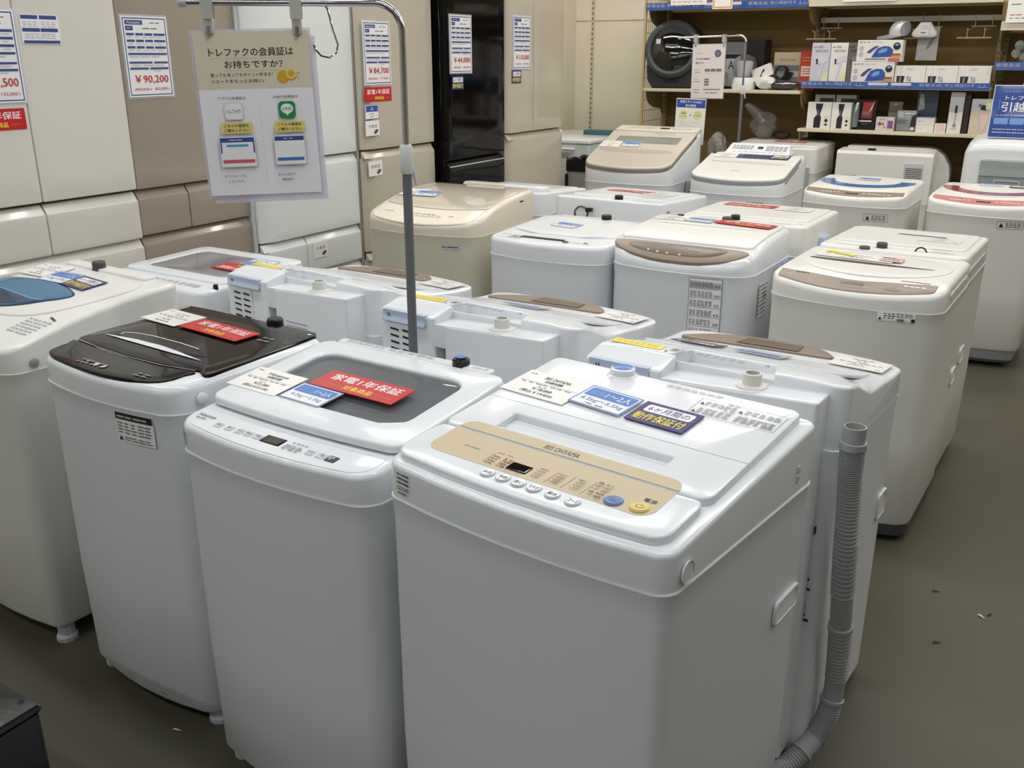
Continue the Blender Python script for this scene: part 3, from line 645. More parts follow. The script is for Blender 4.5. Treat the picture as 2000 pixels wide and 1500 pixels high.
slip(W, -.2, .105, -2, 'white price slip reading 18,000 beside the tan band washer top', it_white('IRIS OHYAMA', '￥18,000', '(税込￥19,800)'), w=.155, h=.105, dz=.0165)
bcard(W, -.062, .106, -5, 'large blue size card for one to two people on the nearest washer', it_blue('1～2人', '4.2kg～5.5kg'), dz=.019)
ncard(W, .066, .1, -2, 'navy six-month guarantee card on the nearest washer', dz=.018)

# ---- second row: three washers showing their backs
def back_washer(label, x, y, yaw, cards, slip_label):
    W = Washer(label, x, y, yaw, .585, .53, .80, .95, .855, bulge=0, r=.03, group='washers standing with their backs to the camera',
               prof=[(-.2, .946), (-.14, .943), (-.08, .93), (.0, .907), (.09, .884), (.16, .873), (.3, .867)])
    cab = MB(); cab.loft([[(x_, y_, z) for x_, y_ in rr(.2895 + q, .232 + q, .03, 6, 5, cy=.032)] for z, q in ((.035, 0), (.77, 0), (.798, .003), (.802, .003), (.8035, 0))]); W.part('cabinet', cab, STEEL)
    for sx in (-1, 1):
        for sy in (-.14, .2):
            b = MB(); b.lathe([(.03, 0), (.03, .012), (.024, .02), (.024, .04)], 10, (sx * .24, sy, 0)); W.part('foot', b, LGREY)
    # cover with a notch behind the inlet
    hw = .2925; ends = [0, .001, .003, .0065, .016]
    xs = [-hw + e for e in ends] + [-.255, -.235, -.215, -.19, -.16, -.13, -.112, -.107, -.09, -.085, -.05, 0, .05, .1, .112, .117, .13, .136, .16, .19, .215, .235, .255] + [hw - e for e in reversed(ends)]
    cor = lambda x_: .035 - math.sqrt(max(0, .035 ** 2 - max(0, abs(x_) - (hw - .035)) ** 2))
    def yr(x_):
        n_ = max(0, min(1, (x_ + .11) / .022)) * max(0, min(1, (.134 - x_) / .02)); return -.2 + .075 * n_ + cor(x_)
    yf = lambda x_: .3 - .035 * (x_ / hw) ** 2 - cor(x_)
    wave = lambda x_, y_: W.zt(x_, y_) - max(0, (abs(x_) - .2) / .0925) ** 2 * (.004 + .024 * math.exp(-((y_ + .03) / .09) ** 2))
    a = MB(); cols = []; bv = .007
    for x_ in xs:
        y0, y1 = yr(x_), yf(x_); ts = [y0 + q for q in ends] + [y0 + .016 + (y1 - y0 - .032) * k / 22 for k in range(1, 22)] + [y1 - q for q in reversed(ends)]
        P = [(x_, y0, .803)]
        for y_ in ts:
            d_ = min(x_ + hw, hw - x_, y_ - y0, y1 - y_, bv); P.append((x_, y_, wave(x_, y_) - bv * (1 - math.sqrt(max(0, 1 - (1 - d_ / bv) ** 2)))))
        cols.append(a.pts(P + [(x_, y1, .803)]))
    for A_, B_ in zip(cols, cols[1:]):
        for k in range(len(A_) - 1): a.face((A_[k], B_[k], B_[k + 1], A_[k + 1]))
    a.face(list(reversed(cols[-1])))
    a.face(cols[0])
    W.part('top_cover', a, WHITE, smooth=40)
    a = MB(); a.box(-.27, .27, -.196, -.19, .2, .93); a.box(-.085, .118, -.2, -.12, .7, .86); W.part('back_panel', a, WHITE, smooth=0)
    a = MB()
    for x_, z_, w_, h_ in ((.258, .616, .0015, .009), (.255, .494, .003, .003), (.255, .47, .007, .0025), (.254, .426, .0015, .009), (.254, .405, .003, .003), (.258, .392, .008, .0025), (.252, .2, .002, .012)): a.box(x_ - w_, x_ + w_, -.2035, -.2015, z_ - h_, z_ + h_)
    W.part('rear_slots', a, BLACKP, smooth=0)
    # valve housing on the left, inlet housing on the right
    zh = lambda x_, y_: .914 + .05 * x_
    def housing(x0, x1, zf, name):
        a = MB(); L = rr((x1 - x0) / 2, .041, .008, 6, 4, cx=(x0 + x1) / 2, cy=-.234)
        slab(a, L, .06, zf, .005); return W.part(name, a, WHITE)
    hl_ = housing(-.285, -.092, lambda x_, y_: .926 + .018 * min(1, max(0, (y_ + .275) / .07)), 'valve_housing')
    hr_ = housing(-.058, .255, zh, 'inlet_housing')
    a = MB(); slab(a, rr(.115, .0775, .01, 4, 3, cx=.012, cy=-.195), .85, lambda x_, y_: zh(x_, y_) + .0015, .001); W.part('inlet_shelf', a, WHITE, hr_)
    a = MB(); a.lathe([(.034, 0), (.032, .005), (.02, .008), (.02, .03), (.0185, .032), (.015, .032), (.015, .012)], 20, (.1, -.232, .9185), caps=False); a.lathe([(.0145, .02), (.0145, .021)], 20, (.1, -.232, .9185), 1)
    W.part('water_inlet', a, [mat('port_ivory', (224, 221, 214), .4, noise=.02), BLACKP], hr_)
    a = MB(); fm = frameM((0, -.2765, 0), (1, 0, 0), (0, 0, 1)); slab(a, rr(.077, .014, .005, 4, 3, cx=-.195, cy=.912), -.004, lambda x_, y_: .004 + .45 * max(0, (.912 - y_)), .003); a.box(-.27, -.12, .922, .9295, -.014, .004)
    hd_ = a.build('filter_handle', BLUEH, hl_, fm)
    p = Print(lambda u, v, k: (u, -.2775 - .004 - k, v)); p.items([('rect', -.252, .911, -.2495, .921, 'k', 0), ('rect', -.2455, .911, -.243, .921, 'k')]); p.build('marks', hd_)
    a = MB(); slab(a, rr(.046, .085, .004, 3, 3, cx=-.208, cy=.81), -.001, .0015, .001); vp = a.build('vent_panel', WHITE, hl_, fm)
    a = MB()
    for k in range(8):
        for cx in (-.231, -.187): a.quad([fm @ Vector((cx + dx, .876 - k * .0185 + dz, .0021)) for dx, dz in ((-.0155, -.001), (.0155, -.0035), (.0155, .0025), (-.0155, .005))])
    a.build('vent_slots', BLACKP, vp, smooth=0)
    a = MB()
    for k in range(5): a.box(-.01, .085, -.2765, -.2753, .77 + k * .0125, .7716 + k * .0125)
    a.build('louvre_slots', GREYP, hr_, smooth=0)
    a = MB()
    for x_ in (-.082, -.068): a.tube([(x_, -.2, .76), (x_, -.222, .76), (x_, -.224, .75), (x_, -.222, .72), (x_, -.2, .72)], .003, 6)
    W.part('hose_clip', a, LGREY)
    a = MB(); a.lathe([(.008, 0), (.008, .004), (.005, .007)], 12); W.part('screw', a, GREYP).matrix_local = frameM((.2925, -.16, .83), (0, 1, 0), (0, 0, 1))
    W.print('yellow_label', [('rect', -.27, -.188, -.14, -.152, 'y'), ('dash', -.26, -.18, -.15, -.16, 'o', 7, 2)], .0006, None, 6)
    W.print('print', [fine(-.12, -.178, .06, -.152, 3, 9, 'g'), ('poly', [(-.265, -.186), (-.258, -.186), (-.262, -.181)], 'k'), ('poly', [(-.13, -.19), (-.12, -.19), (-.125, -.183)], 'k'), ('poly', [(.1, -.165), (.112, -.165), (.106, -.155)], 'k')], .0006)
    lens = loop([(-.245, .165), (-.24, .2), (-.18, .25), (-.08, .28), (.02, .285), (.09, .268), (.125, .235), (.128, .205), (.0, .192), (-.12, .178)], 50)
    pn = W.plate('control_panel', lens, -.004, .006, TAUPE, .004)
    W.print('panel_window', [('poly', [(-.11, .19), (.05, .204), (.045, .262), (-.1, .256)], TAUPED)], .0072, pn, 1)
    W.plate('lid', rr(.25, .105, .03, 8, 5, cy=.035), -.004, .0025, WHITE, .002)
    a = MB(); a.box(-.004, .004, -.004, .004, -.02, .02)
    slip(W, .205, .2, 178, slip_label, dz=.005, w=.13, h=.09)
    return W
wr1 = back_washer('backward-facing white washer behind the black-topped washer', -1.942, 2.305, -6.5, None, 'white price slip on the backward washer behind the black-topped one')
wr2 = back_washer('backward-facing white washer with the metal pole standing before its vents', -1.264, 2.221, -5.8, None, 'white price slip on the backward washer behind the pole')
wr3 = back_washer('backward-facing white washer with a grey ribbed hose at its side', -.588, 2.112, -5.2, None, 'white price slip on the washer with the ribbed hose')
bcard(wr2, -.05, .09, 178, 'pale blue size card on the backward washer behind the pole', dz=.009)
ncard(wr3, -.165, .085, 178, 'navy guarantee card on the washer with the ribbed hose', dz=.008)
bcard(wr3, .0, .09, 178, 'pale blue size card on the washer with the ribbed hose', dz=.009)
# drain hose hanging at the side of the last one
HOSE = mat('grey_hose', (158, 160, 160), .5, noise=.03)
P0 = [(.322, -.236, .87), (.322, -.236, .83), (.324, -.234, .78), (.327, -.224, .69), (.328, -.203, .547), (.328, -.166, .373), (.326, -.138, .23), (.32, -.15, .13), (.3, -.2, .07), (.26, -.28, .034), (.2, -.36, .031)]
fx = [catmull([(i, p[k]) for i, p in enumerate(P0)]) for k in range(3)]
N = 560; P = []; rad = []
for i in range(N + 1):
    t = i / N * (len(P0) - 1); p = Vector([f(t) for f in fx]); P.append(p)
    s_ = i / N
    if s_ < .055: r_ = .0225
    elif s_ < .09: r_ = .027
    elif any(abs(s_ - q) < .03 for q in (.47, .63, .80)): r_ = .0235 if not any(abs(s_ - q - .026) < .006 for q in (.47, .63, .80)) else .0275
    else: r_ = .0255 if (i // 2) % 2 else .0222
    rad.append(r_)
a = MB(); a.tube(P[3:], rad[3:], 14); ho = wr3.part('drain_hose', a, HOSE, smooth=50)
a = MB(); a.lathe([(.0225, -.012), (.0225, .012), (.0195, .012), (.0195, -.01)], 16, P0[0], caps=False); a.lathe([(.0192, -.004), (.0192, -.003)], 16, P0[0], 1); a.build('hose_mouth', [HOSE, DGREY], ho)
wr3.recess(.19, .262, .48, .55)
# second row, far left: window-lid washer seen from behind
W = Washer('white washer with a grey window lid, beside the blue-windowed washer', -2.56, 2.245, -2, .54, .48, .79, .872, .885, bulge=0, r=.05)
W.cabinet(.035); W.cover(.016)
lid = MB(); hl = rr(.205, .13, .03, 8, 6, cy=.05); slab(lid, rr(.262, .185, .04, 8, 6, cy=.05), lambda x, y: W.zt(x, y) - .002, lambda x, y: W.zt(x, y) + .008, .006, hole=hl, hz=lambda x, y: W.zt(x, y) - .001); lid = W.part('lid', lid, WHITE)
W.plate('window', inset(hl, .001), -.0005, .0065, mat('grey_window', (150, 152, 158), .1, coat=1, noise=.06, nscale=8), .002, lid)
W.print('print', [fine(-.1, -.2, .2, -.17, 3, 9, 'lg')], .001)
W.cap(.255, -.17, BLACKP, .008, .012, 'rubber_stop')
rcard(W, .16, .03, 178, 'red warranty card on the grey window lid', dz=.011)
bcard(W, .15, .12, 178, 'blue size card half hidden on the grey window lid', dz=.0105)

# ---- third row, facing the camera
W = Washer('beige washer with a curved beige lid, by the refrigerators', -2.421, 3.603, 2, .589, .56, .854, .917, .987, bulge=.055, r=.06, top=BEIGEP, body=BEIGES, prof=[(-.34, .893), (-.26, .917), (-.1, .958), (.1, .985), (.28, .99)])
W.cabinet(.03); W.cover(.018)
pan = W.plate('control_panel', [(x, min(y, -.155 - .03 * (1 - (x / .26) ** 2))) for x, y in rr(.262, .09, .04, 8, 5, .05, cy=-.19)], -.004, .003, mat('cream_panel', (236, 226, 208), .25, noise=.01), .004)
W.print('print', [fine(-.21, -.24, -.165, -.23, 1, 3, 'g'), fine(-.06, -.27, .1, -.245, 2, 6, 'lg'), fine(-.05, -.245, .06, -.235, 1, 5, 'g'), fine(.13, -.25, .16, -.24, 1, 2, 'g')], .0032, pan)
lid = W.plate('lid', [(x, max(y, -.145 - .035 * (1 - (x / .25) ** 2))) for x, y in rr(.262, .2, .02, 8, 5, .03, cy=.05)], -.003, .005, mat('beige_lid', (208, 197, 179), .12, coat=.8, noise=.01), .004)
W.plate('rear_ledge', rr(.1, .012, .006, 4, 4, cx=.02, cy=.262), 0, .016, BEIGEP, .004)
a = MB(); a.box(-.003, .003, -.02, .012, 0, .004); W.part('side_catch', a, BLACKP, smooth=0).matrix_local = Matrix.Translation((.29, .12, .955)) @ Matrix.Rotation(R(90), 4, 'Y')
W.fprint('maker_label', [('rect', .135, .797, .215, .818, 'lg'), ('dash', .14, .801, .21, .814, 'k', 8)])
slip(W, -.2, -.01, 2, 'white price slip on the beige washer', dz=.008, w=.12)
bcard(W, -.125, -.018, 3, 'blue size card on the beige washer', dz=.009)
W = Washer('plain white washer with a dark display strip, right of the beige one', -1.757, 3.51, -.75, .542, .52, .817, .884, .903, bulge=.05, r=.06)
W.cabinet(.03); W.cover(.018)
lid = W.plate('lid', [(x, max(y, -.1 - .06 * (1 - (x / .22) ** 2))) for x, y in rr(.235, .18, .05, 10, 6, 0, cy=.045)], -.004, .007, WHITE, .005)
W.print('lid_edge', line([(-.2 + .04 * i, -.1 - .058 * (1 - ((-.2 + .04 * i) / .21) ** 2)) for i in range(11)], .006, 'w'), .008, lid, 1)
W.plate('display', rr(.098, .014, .005, 4, 3, cx=-.03, cy=-.21), -.001, .002, BLACKG, .001)
a = MB(); a.lathe([(.013, 0), (.013, .003), (.01, .004)], 18, (.085, -.232, W.zt(0, -.232))); W.part('power_button', a, DGREY)
W.print('print', [fine(-.225, -.2, -.18, -.19, 1, 3, 'k'), fine(-.17, -.25, -.11, -.2, 4, 5, 'g'), fine(.1, -.235, .19, -.225, 1, 5, 'g'), ('disc', .165, -.215, .008, 'g')], .0008)
W.plate('rear_ledge', rr(.1, .014, .006, 4, 4, cx=-.08, cy=.225), 0, .007, WHITE, .003)
W.cap(.045, .222, BLACKP, .022, .026)
bcard(W, -.047, .03, -8, 'blue size card on the plain white washer with a display strip', dz=.0095)
W = Washer('white washer with a brown control band and tall instruction sticker', -1.196, 3.522, -1.6, .56, .535, .833, .9, .937, bulge=.045, r=.07, tp=0,
           prof=[(-.32, .862), (-.27, .884), (-.2, .908), (-.1, .926), (.05, .937), (.27, .94)])
W.cabinet(.03); W.cover(.03)
band = loop([(-.275, -.2), (-.262, -.235), (-.2, -.272), (-.1, -.296), (0, -.302), (.1, -.296), (.19, -.272), (.24, -.235), (.245, -.2), (.16, -.188), (-.03, -.186), (-.2, -.186)], 60)
pn = W.plate('control_panel', band, -.01, .003, TAUPE, .003)
W.plate('panel_window', loop([(-.2, -.21), (-.19, -.245), (-.1, -.268), (0, -.273), (.1, -.266), (.155, -.24), (.16, -.205), (-.02, -.2)], 40), .002, .0042, TAUPED, .001, pn)
W.print('panel_print', [('disc', -.12, -.255, .005, 'pp'), ('disc', -.08, -.262, .005, 'pp'), ('disc', -.04, -.266, .005, 'pp'), ('disc', .01, -.268, .005, 'pp'), fine(.03, -.235, .08, -.225, 1, 2, 'lg')], .0046, pn, 1)
lid = W.plate('lid', rr(.262, .2, .02, 8, 5, 0, cx=-.01, cy=.028), -.004, .008, CREAMW, .006)
W.plate('lid_grip', rr(.19, .012, .006, 4, 4, cx=-.02, cy=.055), .006, .014, CREAMW, .004, lid)
W.cap(.0, .252, DGREY, .02, .016); W.cap(-.2, .25, BLACKP, .014, .01, 'hose_plug')
W.fprint('instruction_sticker', [('rect', .07, .605, .19, .822, 'lg')] + [it for k in range(6) for it in [('rect', .073, .608 + k * .0355, .187, .64 + k * .0355, 'w', 0)]] + [('frame', .07, .605, .19, .822, .001, 'g')] + [it for k in range(6) for it in (fine(.077, .611 + k * .0355, .16, .634 + k * .0355, 4, 6, 'g'), ('dash', .165, .612 + k * .0355, .185, .622 + k * .0355, 'k', 2, 2))])
W.sprint('side_label', [('rect', -.15, .66, -.05, .79, 'w'), ('dash', -.145, .665, -.055, .785, 'g', 4, 8), ('dash', -.1, .72, -.06, .75, 'k', 3, 3)])
a = MB(); a.tube([(.33, .05, .60), (.33, .045, .7), (.328, .042, .76), (.326, .04, .815)], [.024, .024, .024, .022], 14); a.lathe([(.026, 0), (.026, .012)], 16, (.327, .041, .765)); dh = W.part('drain_hose', a, GREYP, smooth=50)
a = MB(); a.lathe([(.024, .0), (.026, .004), (.026, .026), (.02, .032), (.014, .03), (.012, .016)], 16, (.326, .04, .808)); a.box(.322, .35, .03, .05, .835, .848); W.part('hose_cap', a, mat('hose_cap_blue', (70, 128, 200), .4, noise=.02), dh)
slip(W, -.2, .16, 0, 'white price slip on the brown-banded washer', dz=.01, w=.14)
bcard(W, -.075, .152, -5, 'blue size card on the brown-banded washer', dz=.0115)
rcard(W, .114, .145, -8, 'red warranty card on the brown-banded washer', dz=.0125)
W = Washer('white washer with a taupe panel, standing at the aisle corner', -.542, 3.409, -2.65, .56, .529, .814, .878, .892, bulge=.06, r=.05, top=CREAMW, body=CREAMS, prof=[(-.325, .856), (-.27, .87), (-.2, .888), (0, .892), (.265, .894)])
W.cabinet(.065, False)
a = MB(); a.loft([[(x, y, z) for x, y in W.L(i)] for z, i in ((.0, .06), (.02, .05), (.025, .018), (.068, .014))]); W.part('base', a, DGREY)
W.cover(.016)
bandL = [(x, max(min(y, -.196), -.262 - .05 * (1 - (x / .26) ** 2))) for x, y in rr(.255, .06, .02, 10, 5, .055, cy=-.215)]
pn = W.plate('control_panel', [(x, min(y, -.2 - .03 * (1 - (x / .255) ** 2))) for x, y in rr(.25, .033, .012, 10, 4, .054, cx=-.005, cy=-.22)], -.002, .0025, TAUPE, .002)
W.print('panel_print', [('rect', -.045, -.262, .03, -.245, TAUPED), ('disc', .12, -.262, .026, TAUPED, .011), fine(-.2, -.225, -.15, -.215, 1, 3, 'k'), fine(-.05, -.28, .05, -.272, 1, 5, 'lg'), fine(.15, -.24, .22, -.23, 1, 4, 'lg')], .0027, pn, 1)
ringo = loop([(.25 * math.cos(R(20 * k)) - .0, .03 + (.21 if math.sin(R(20 * k)) < 0 else .17) * math.sin(R(20 * k))) for k in range(18)], 54)
lid = W.plate('lid', ringo, -.004, .004, CREAMW, .003)
W.plate('handle_slot', loop([(-.213, .02), (-.205, .0), (-.1, -.012), (.05, -.012), (.197, .004), (.05, .014), (-.1, .02)], 42), .003, .0052, mat('slot_brown', (58, 42, 38), .4, noise=.03), .001, lid)
W.cap(-.09, .245, DGREY, .02, .02, dz=-.004); W.plate('rear_ledge', rr(.24, .012, .006, 4, 4, cy=.235), 0, .006, CREAMW, .003)
W.print('print', [('rect', .13, -.19, .22, -.184, 'g')], .0008)
W.fprint('caution_label', [('rect', .096, .782, .206, .812, 'w'), fine(.115, .79, .15, .81, 3, 3, 'k'), fine(.152, .797, .2, .811, 3, 4, 'g'), ('rect', .195, .784, .205, .795, 'k'), ('poly', [(.1, .787), (.11, .787), (.105, .797)], 'k'), ('rect', .155, .785, .175, .793, 'g')])
W.recess(.165, .25, .45, .51, CREAMW)
a = MB(); slab(a, rr(.16, .012, .011, 4, 4, cx=.02, cy=.846), -.002, .002, .001); W.part('side_groove', a, CREAMW).matrix_local = frameM((W.hw - .001, 0, 0), (0, 1, 0), (0, 0, 1))
slip(W, -.08, .078, -3, 'long white price slip on the aisle-corner washer', w=.27, h=.085, dz=.0075)
o = card('yellow_tag', 'crumpled yellow tag on the aisle-corner washer', 'tag', .1, .024, W.topM(-.13, .1, -24, .0105), [('dash', .1, .3, .9, .7, 'k', 6)], I['y'])
a = MB(); a.lathe([(.018, 0), (.018, .002)], 14, (-.05, 0, 0)); a.build('tag_head', I['y'], o)
o = card('pink_tag', 'pale pink tag on the aisle-corner washer', 'tag', .075, .06, W.topM(.045, .075, -4, .0105), [('rect', .0, .75, .6, .95, 'k'), ('rect', .6, .75, 1, .95, 'o'), ('dash', .1, .2, .9, .6, 'dr', 4, 2)], I['pp'])

# ---- fourth row, backs to the camera
def back_plain(label, x, y, yaw, w, d, zs, zn, zr, capx, top=WHITE, body=STEEL, capm=BLACKP, r=.03, ledge=True, dark=False):
    W = Washer(label, x, y, yaw, w, d, zs, zn, zr, bulge=0, r=r, top=top, body=body, group='washers standing with their backs to the camera')
    W.cabinet(.035); W.cover(.012)
    if ledge:
        W.plate('lid', rr(W.hw - .03, W.hd - .07, .03, 8, 5, cy=.045), -.003, .006, top, .004)
        W.print('print', [fine(-.2, -W.hd + .03, -.1, -W.hd + .05, 2, 5, 'lg'), fine(.12, -W.hd + .03, .22, -W.hd + .05, 2, 5, 'lg')], .001)
    if capx is not None: W.cap(capx, -W.hd + .045, capm, .02, .02)
    return W
W = back_plain('white washer seen from behind, between beige washer and black refrigerator', -2.617, 4.593, 0, .546, .543, .79, .905, .872, -.02, r=.04, ledge=False)
hmp = W.plate('rear_hump', rr(.255, .05, .03, 6, 6, cx=0, cy=-.19), -.004, .03, WHITE, .02)
W.plate('lid', rr(.24, .16, .03, 8, 5, cy=.06), -.003, .006, WHITE, .004)
a = MB(); a.lathe([(.025, 0), (.025, .004), (.021, .008), (.021, .06), (.018, .064)], 14, (.2, -.31, .72)); W.part('outlet_plug', a, BLACKP)
W = back_plain('white washer seen from behind with a coiled cord on its back', -1.841, 4.318, -3.5, .567, .556, .8, .945, .921, .045)
pts = [(-.12 + .035 * math.cos(R(k * 24)), -.29 - .003 * (k % 4), .87 + .035 * math.sin(R(k * 24))) for k in range(34)]
a = MB(); a.tube(pts, .004, 6); pc = W.part('power_cord', a, mat('cord_grey', (96, 88, 74), .5, noise=.05)); a = MB(); a.box(-.09, -.06, -.31, -.29, .885, .902); a.build('plug', BLACKP, pc, smooth=0)
rcard(W, -.06, .1, 176, 'red warranty card on the backward washer with the coiled cord', dz=.008); slip(W, .12, .05, 176, 'white price slip on the backward washer with the coiled cord', dz=.008)
a = MB(); a.box(-.002, .002, -.01, .01, -.001, .002); W.part('side_catch', a, BLACKP, smooth=0).matrix_local = Matrix.Translation((.285, -.2, .9)) @ Matrix.Rotation(R(90), 4, 'Y')
W = back_plain('white washer seen from behind, directly behind the brown-banded washer', -1.164, 4.151, -1.8, .57, .54, .8, .922, .92, -.03, top=CREAMW)
W.cap(.3 - .06, -.2, WHITE, .01, .004, 'stop'); rcard(W, -.09, .16, 178, 'red warranty card on the washer behind the brown-banded one', dz=.008)
slip(W, .12, .13, 178, 'white price slip on the washer behind the brown-banded one', dz=.009)
a = MB(); a.box(-.012, .012, -.05, .05, 0, .05, bev=.004); W.part('hose_holder', a, BLUEH).matrix_local = Matrix.Translation((.292, .0, .80))
W = back_plain('white washer seen from behind, directly behind the aisle-corner washer', -.521, 3.962, -2.8, .536, .554, .79, .897, .887, -.04, top=CREAMW, body=CREAMS, capm=DGREY)
W.print('slot', [('rect', -.05, .1, .13, .115, 'g'), ('rect', .13, -.21, .2, -.2, 'br')], .0075); slip(W, .12, .03, 178, 'white price slip on the washer behind the aisle-corner one', dz=.008)
a = MB(); a.tube([(.1 + .02 * math.cos(R(k * 20)), -.24, W.zt(0, -.24) - .004 + .02 * math.sin(R(k * 20))) for k in range(10)], .003, 6); W.part('cord_loop', a, BLACKP)
a = MB(); slab(a, rr(.2, .012, .011, 4, 4, cy=.83), -.002, .003, .001); W.part('side_groove', a, LGREY).matrix_local = frameM((W.hw - .001, 0, 0), (0, 1, 0), (0, 0, 1))
W.recess(-.1, 0, .45, .51, CREAMW)

# ---- fifth row, facing the camera
GREYT = mat('lid_greige', (208, 200, 187), .15, coat=.7, noise=.01)
def slope_washer(label, x, y, w, d, zs, prof, topm, panel_y, gx, win, group=None, rim=True, pz=.0):
    W = Washer(label, x, y, 0.5, w, d, zs, 0, 0, bulge=.05, r=.07, prof=prof)
    W.cabinet(.035); W.cover(.03)
    lid = MB(); lo = [(x_, min(y_, panel_y - .006)) for x_, y_ in rr(W.hw - .008, W.hd - .004, .06, 8, 6, .05)]
    slab(lid, lo, lambda x_, y_: W.zt(x_, y_) - .004, lambda x_, y_: W.zt(x_, y_) + .018, .006)
    lid = W.part('lid', lid, topm)
    if rim: W.plate('lid_rim', inset(lo, -.003), -.012, .009, mat('lid_rim_brown', (150, 138, 124), .3, metal=.3, noise=.02) if topm is GREYT else GREYP, .002, lid)
    return W, lid
W, lid = slope_washer('tall white washer with a greige sloping lid, blue sign on top', -2.499, 6.016, .617, .621, .80, [(-.36, .882), (-.3, .902), (-.15, .96), (.05, 1.025), (.2, 1.078), (.31, 1.1)], GREYT, .18, 0, None)
pn = W.plate('control_panel', [(x_, max(y_, .186)) for x_, y_ in rr(.295, .12, .02, 6, 4, cy=.18)], -.004, .02, mat('panel_greige', (216, 208, 196), .3, noise=.01), .005)
W.print('print', [('rect', .02, .225, .085, .255, 'k'), fine(-.2, .22, -.02, .25, 2, 6, 'lg'), fine(.11, .22, .25, .25, 2, 4, 'lg')], .0205, pn)
W.plate('window', rr(.225, .052, .01, 6, 3, cx=.005, cy=.045), .016, .0195, mat('grey_green_window', (128, 136, 134), .08, coat=1, noise=.04), .001, lid)
W.plate('lid_grip', loop([(-.255, -.1), (-.19, -.15), (.2, -.155), (.225, -.11), (.0, -.1)], 30), .0175, .0193, mat('grip_pinkish', (190, 172, 160), .3, noise=.02), .001, lid)
W.print('lid_print', [fine(-.04, -.245, .04, -.235, 1, 3, 'lg')], .0185, lid)
W.fprint('maker_print', [fine(.13, .74, .22, .775, 3, 4, 'g'), fine(.15, .72, .2, .735, 1, 3, 'g')])
slip(W, -.225, -.04, 1, 'white price slip on the greige-lidded washer', dz=.0205, w=.14); bcard(W, -.075, -.035, 0, 'blue size card on the greige-lidded washer', dz=.0215)
a = MB(); a.box(.31, .335, -.02, .03, .72, .8, bev=.004); W.part('hose_holder', a, GREYP)
W, lid = slope_washer('white washer with a raised white control panel behind its lid', -1.784, 6.04, .603, .594, .775, [(-.35, .845), (-.295, .861), (-.1, .905), (.1, .95), (.2, .97), (.3, .972)], CREAMW, .12, 0, None)
a = MB(); L_ = rr(.225, .012, .008, 6, 4, cx=-.0, cy=.15)
a.loft([[(-.21, .125, .965), (.215, .125, .965), (.215, .24, .985), (-.21, .24, .985)], [(-.21, .125, .975), (.215, .125, .975), (.19, .225, 1.035), (-.185, .225, 1.035)]]); pn = W.part('control_panel', a, WHITE, smooth=0)
fm = frameM((0, .1745, 1.0055), (1, 0, 0), (0, .1, .06)); p = Print(lambda u, v, k: fm @ Vector((u, v, k)))
p.items([('rect', -.005, .0, .03, .025, 'k'), fine(-.17, -.01, -.03, .035, 4, 6, 'g'), fine(.05, -.02, .19, .035, 5, 5, 'g'), fine(-.16, -.04, .18, -.03, 1, 9, 'lg')]); p.build('print', pn)
W.plate('window', rr(.165, .045, .008, 6, 3, cx=.06, cy=.085), .016, .0195, mat('blue_grey_window', (96, 102, 126), .06, coat=1, noise=.05), .001, lid)
W.plate('lid_grip', loop([(-.22, -.02), (-.19, -.05), (.2, -.06), (.22, -.03), (.0, -.015)], 30), .0175, .0193, mat('grip_pale', (214, 204, 200), .3, noise=.02), .001, lid)
W.print('lid_print', [fine(-.06, -.2, .0, -.19, 1, 3, 'g')], .0185, lid)
W.fprint('maker_print', [fine(.1, .7, .2, .74, 3, 4, 'g'), fine(.12, .68, .18, .695, 1, 3, 'g')])
a = MB(); slab(a, rr(.15, .008, .0075, 4, 3, cy=.915), -.002, .002, .001); W.part('side_groove', a, GREYP).matrix_local = frameM((W.hw - .001, .12, 0), (0, 1, .25), (0, -.25, 1))
slip(W, -.18, .085, 0, 'white price slip on the washer with the raised panel', dz=.021, w=.15, h=.09); ncard(W, .17, .082, -2, 'navy guarantee card on the washer with the raised panel', dz=.0225)
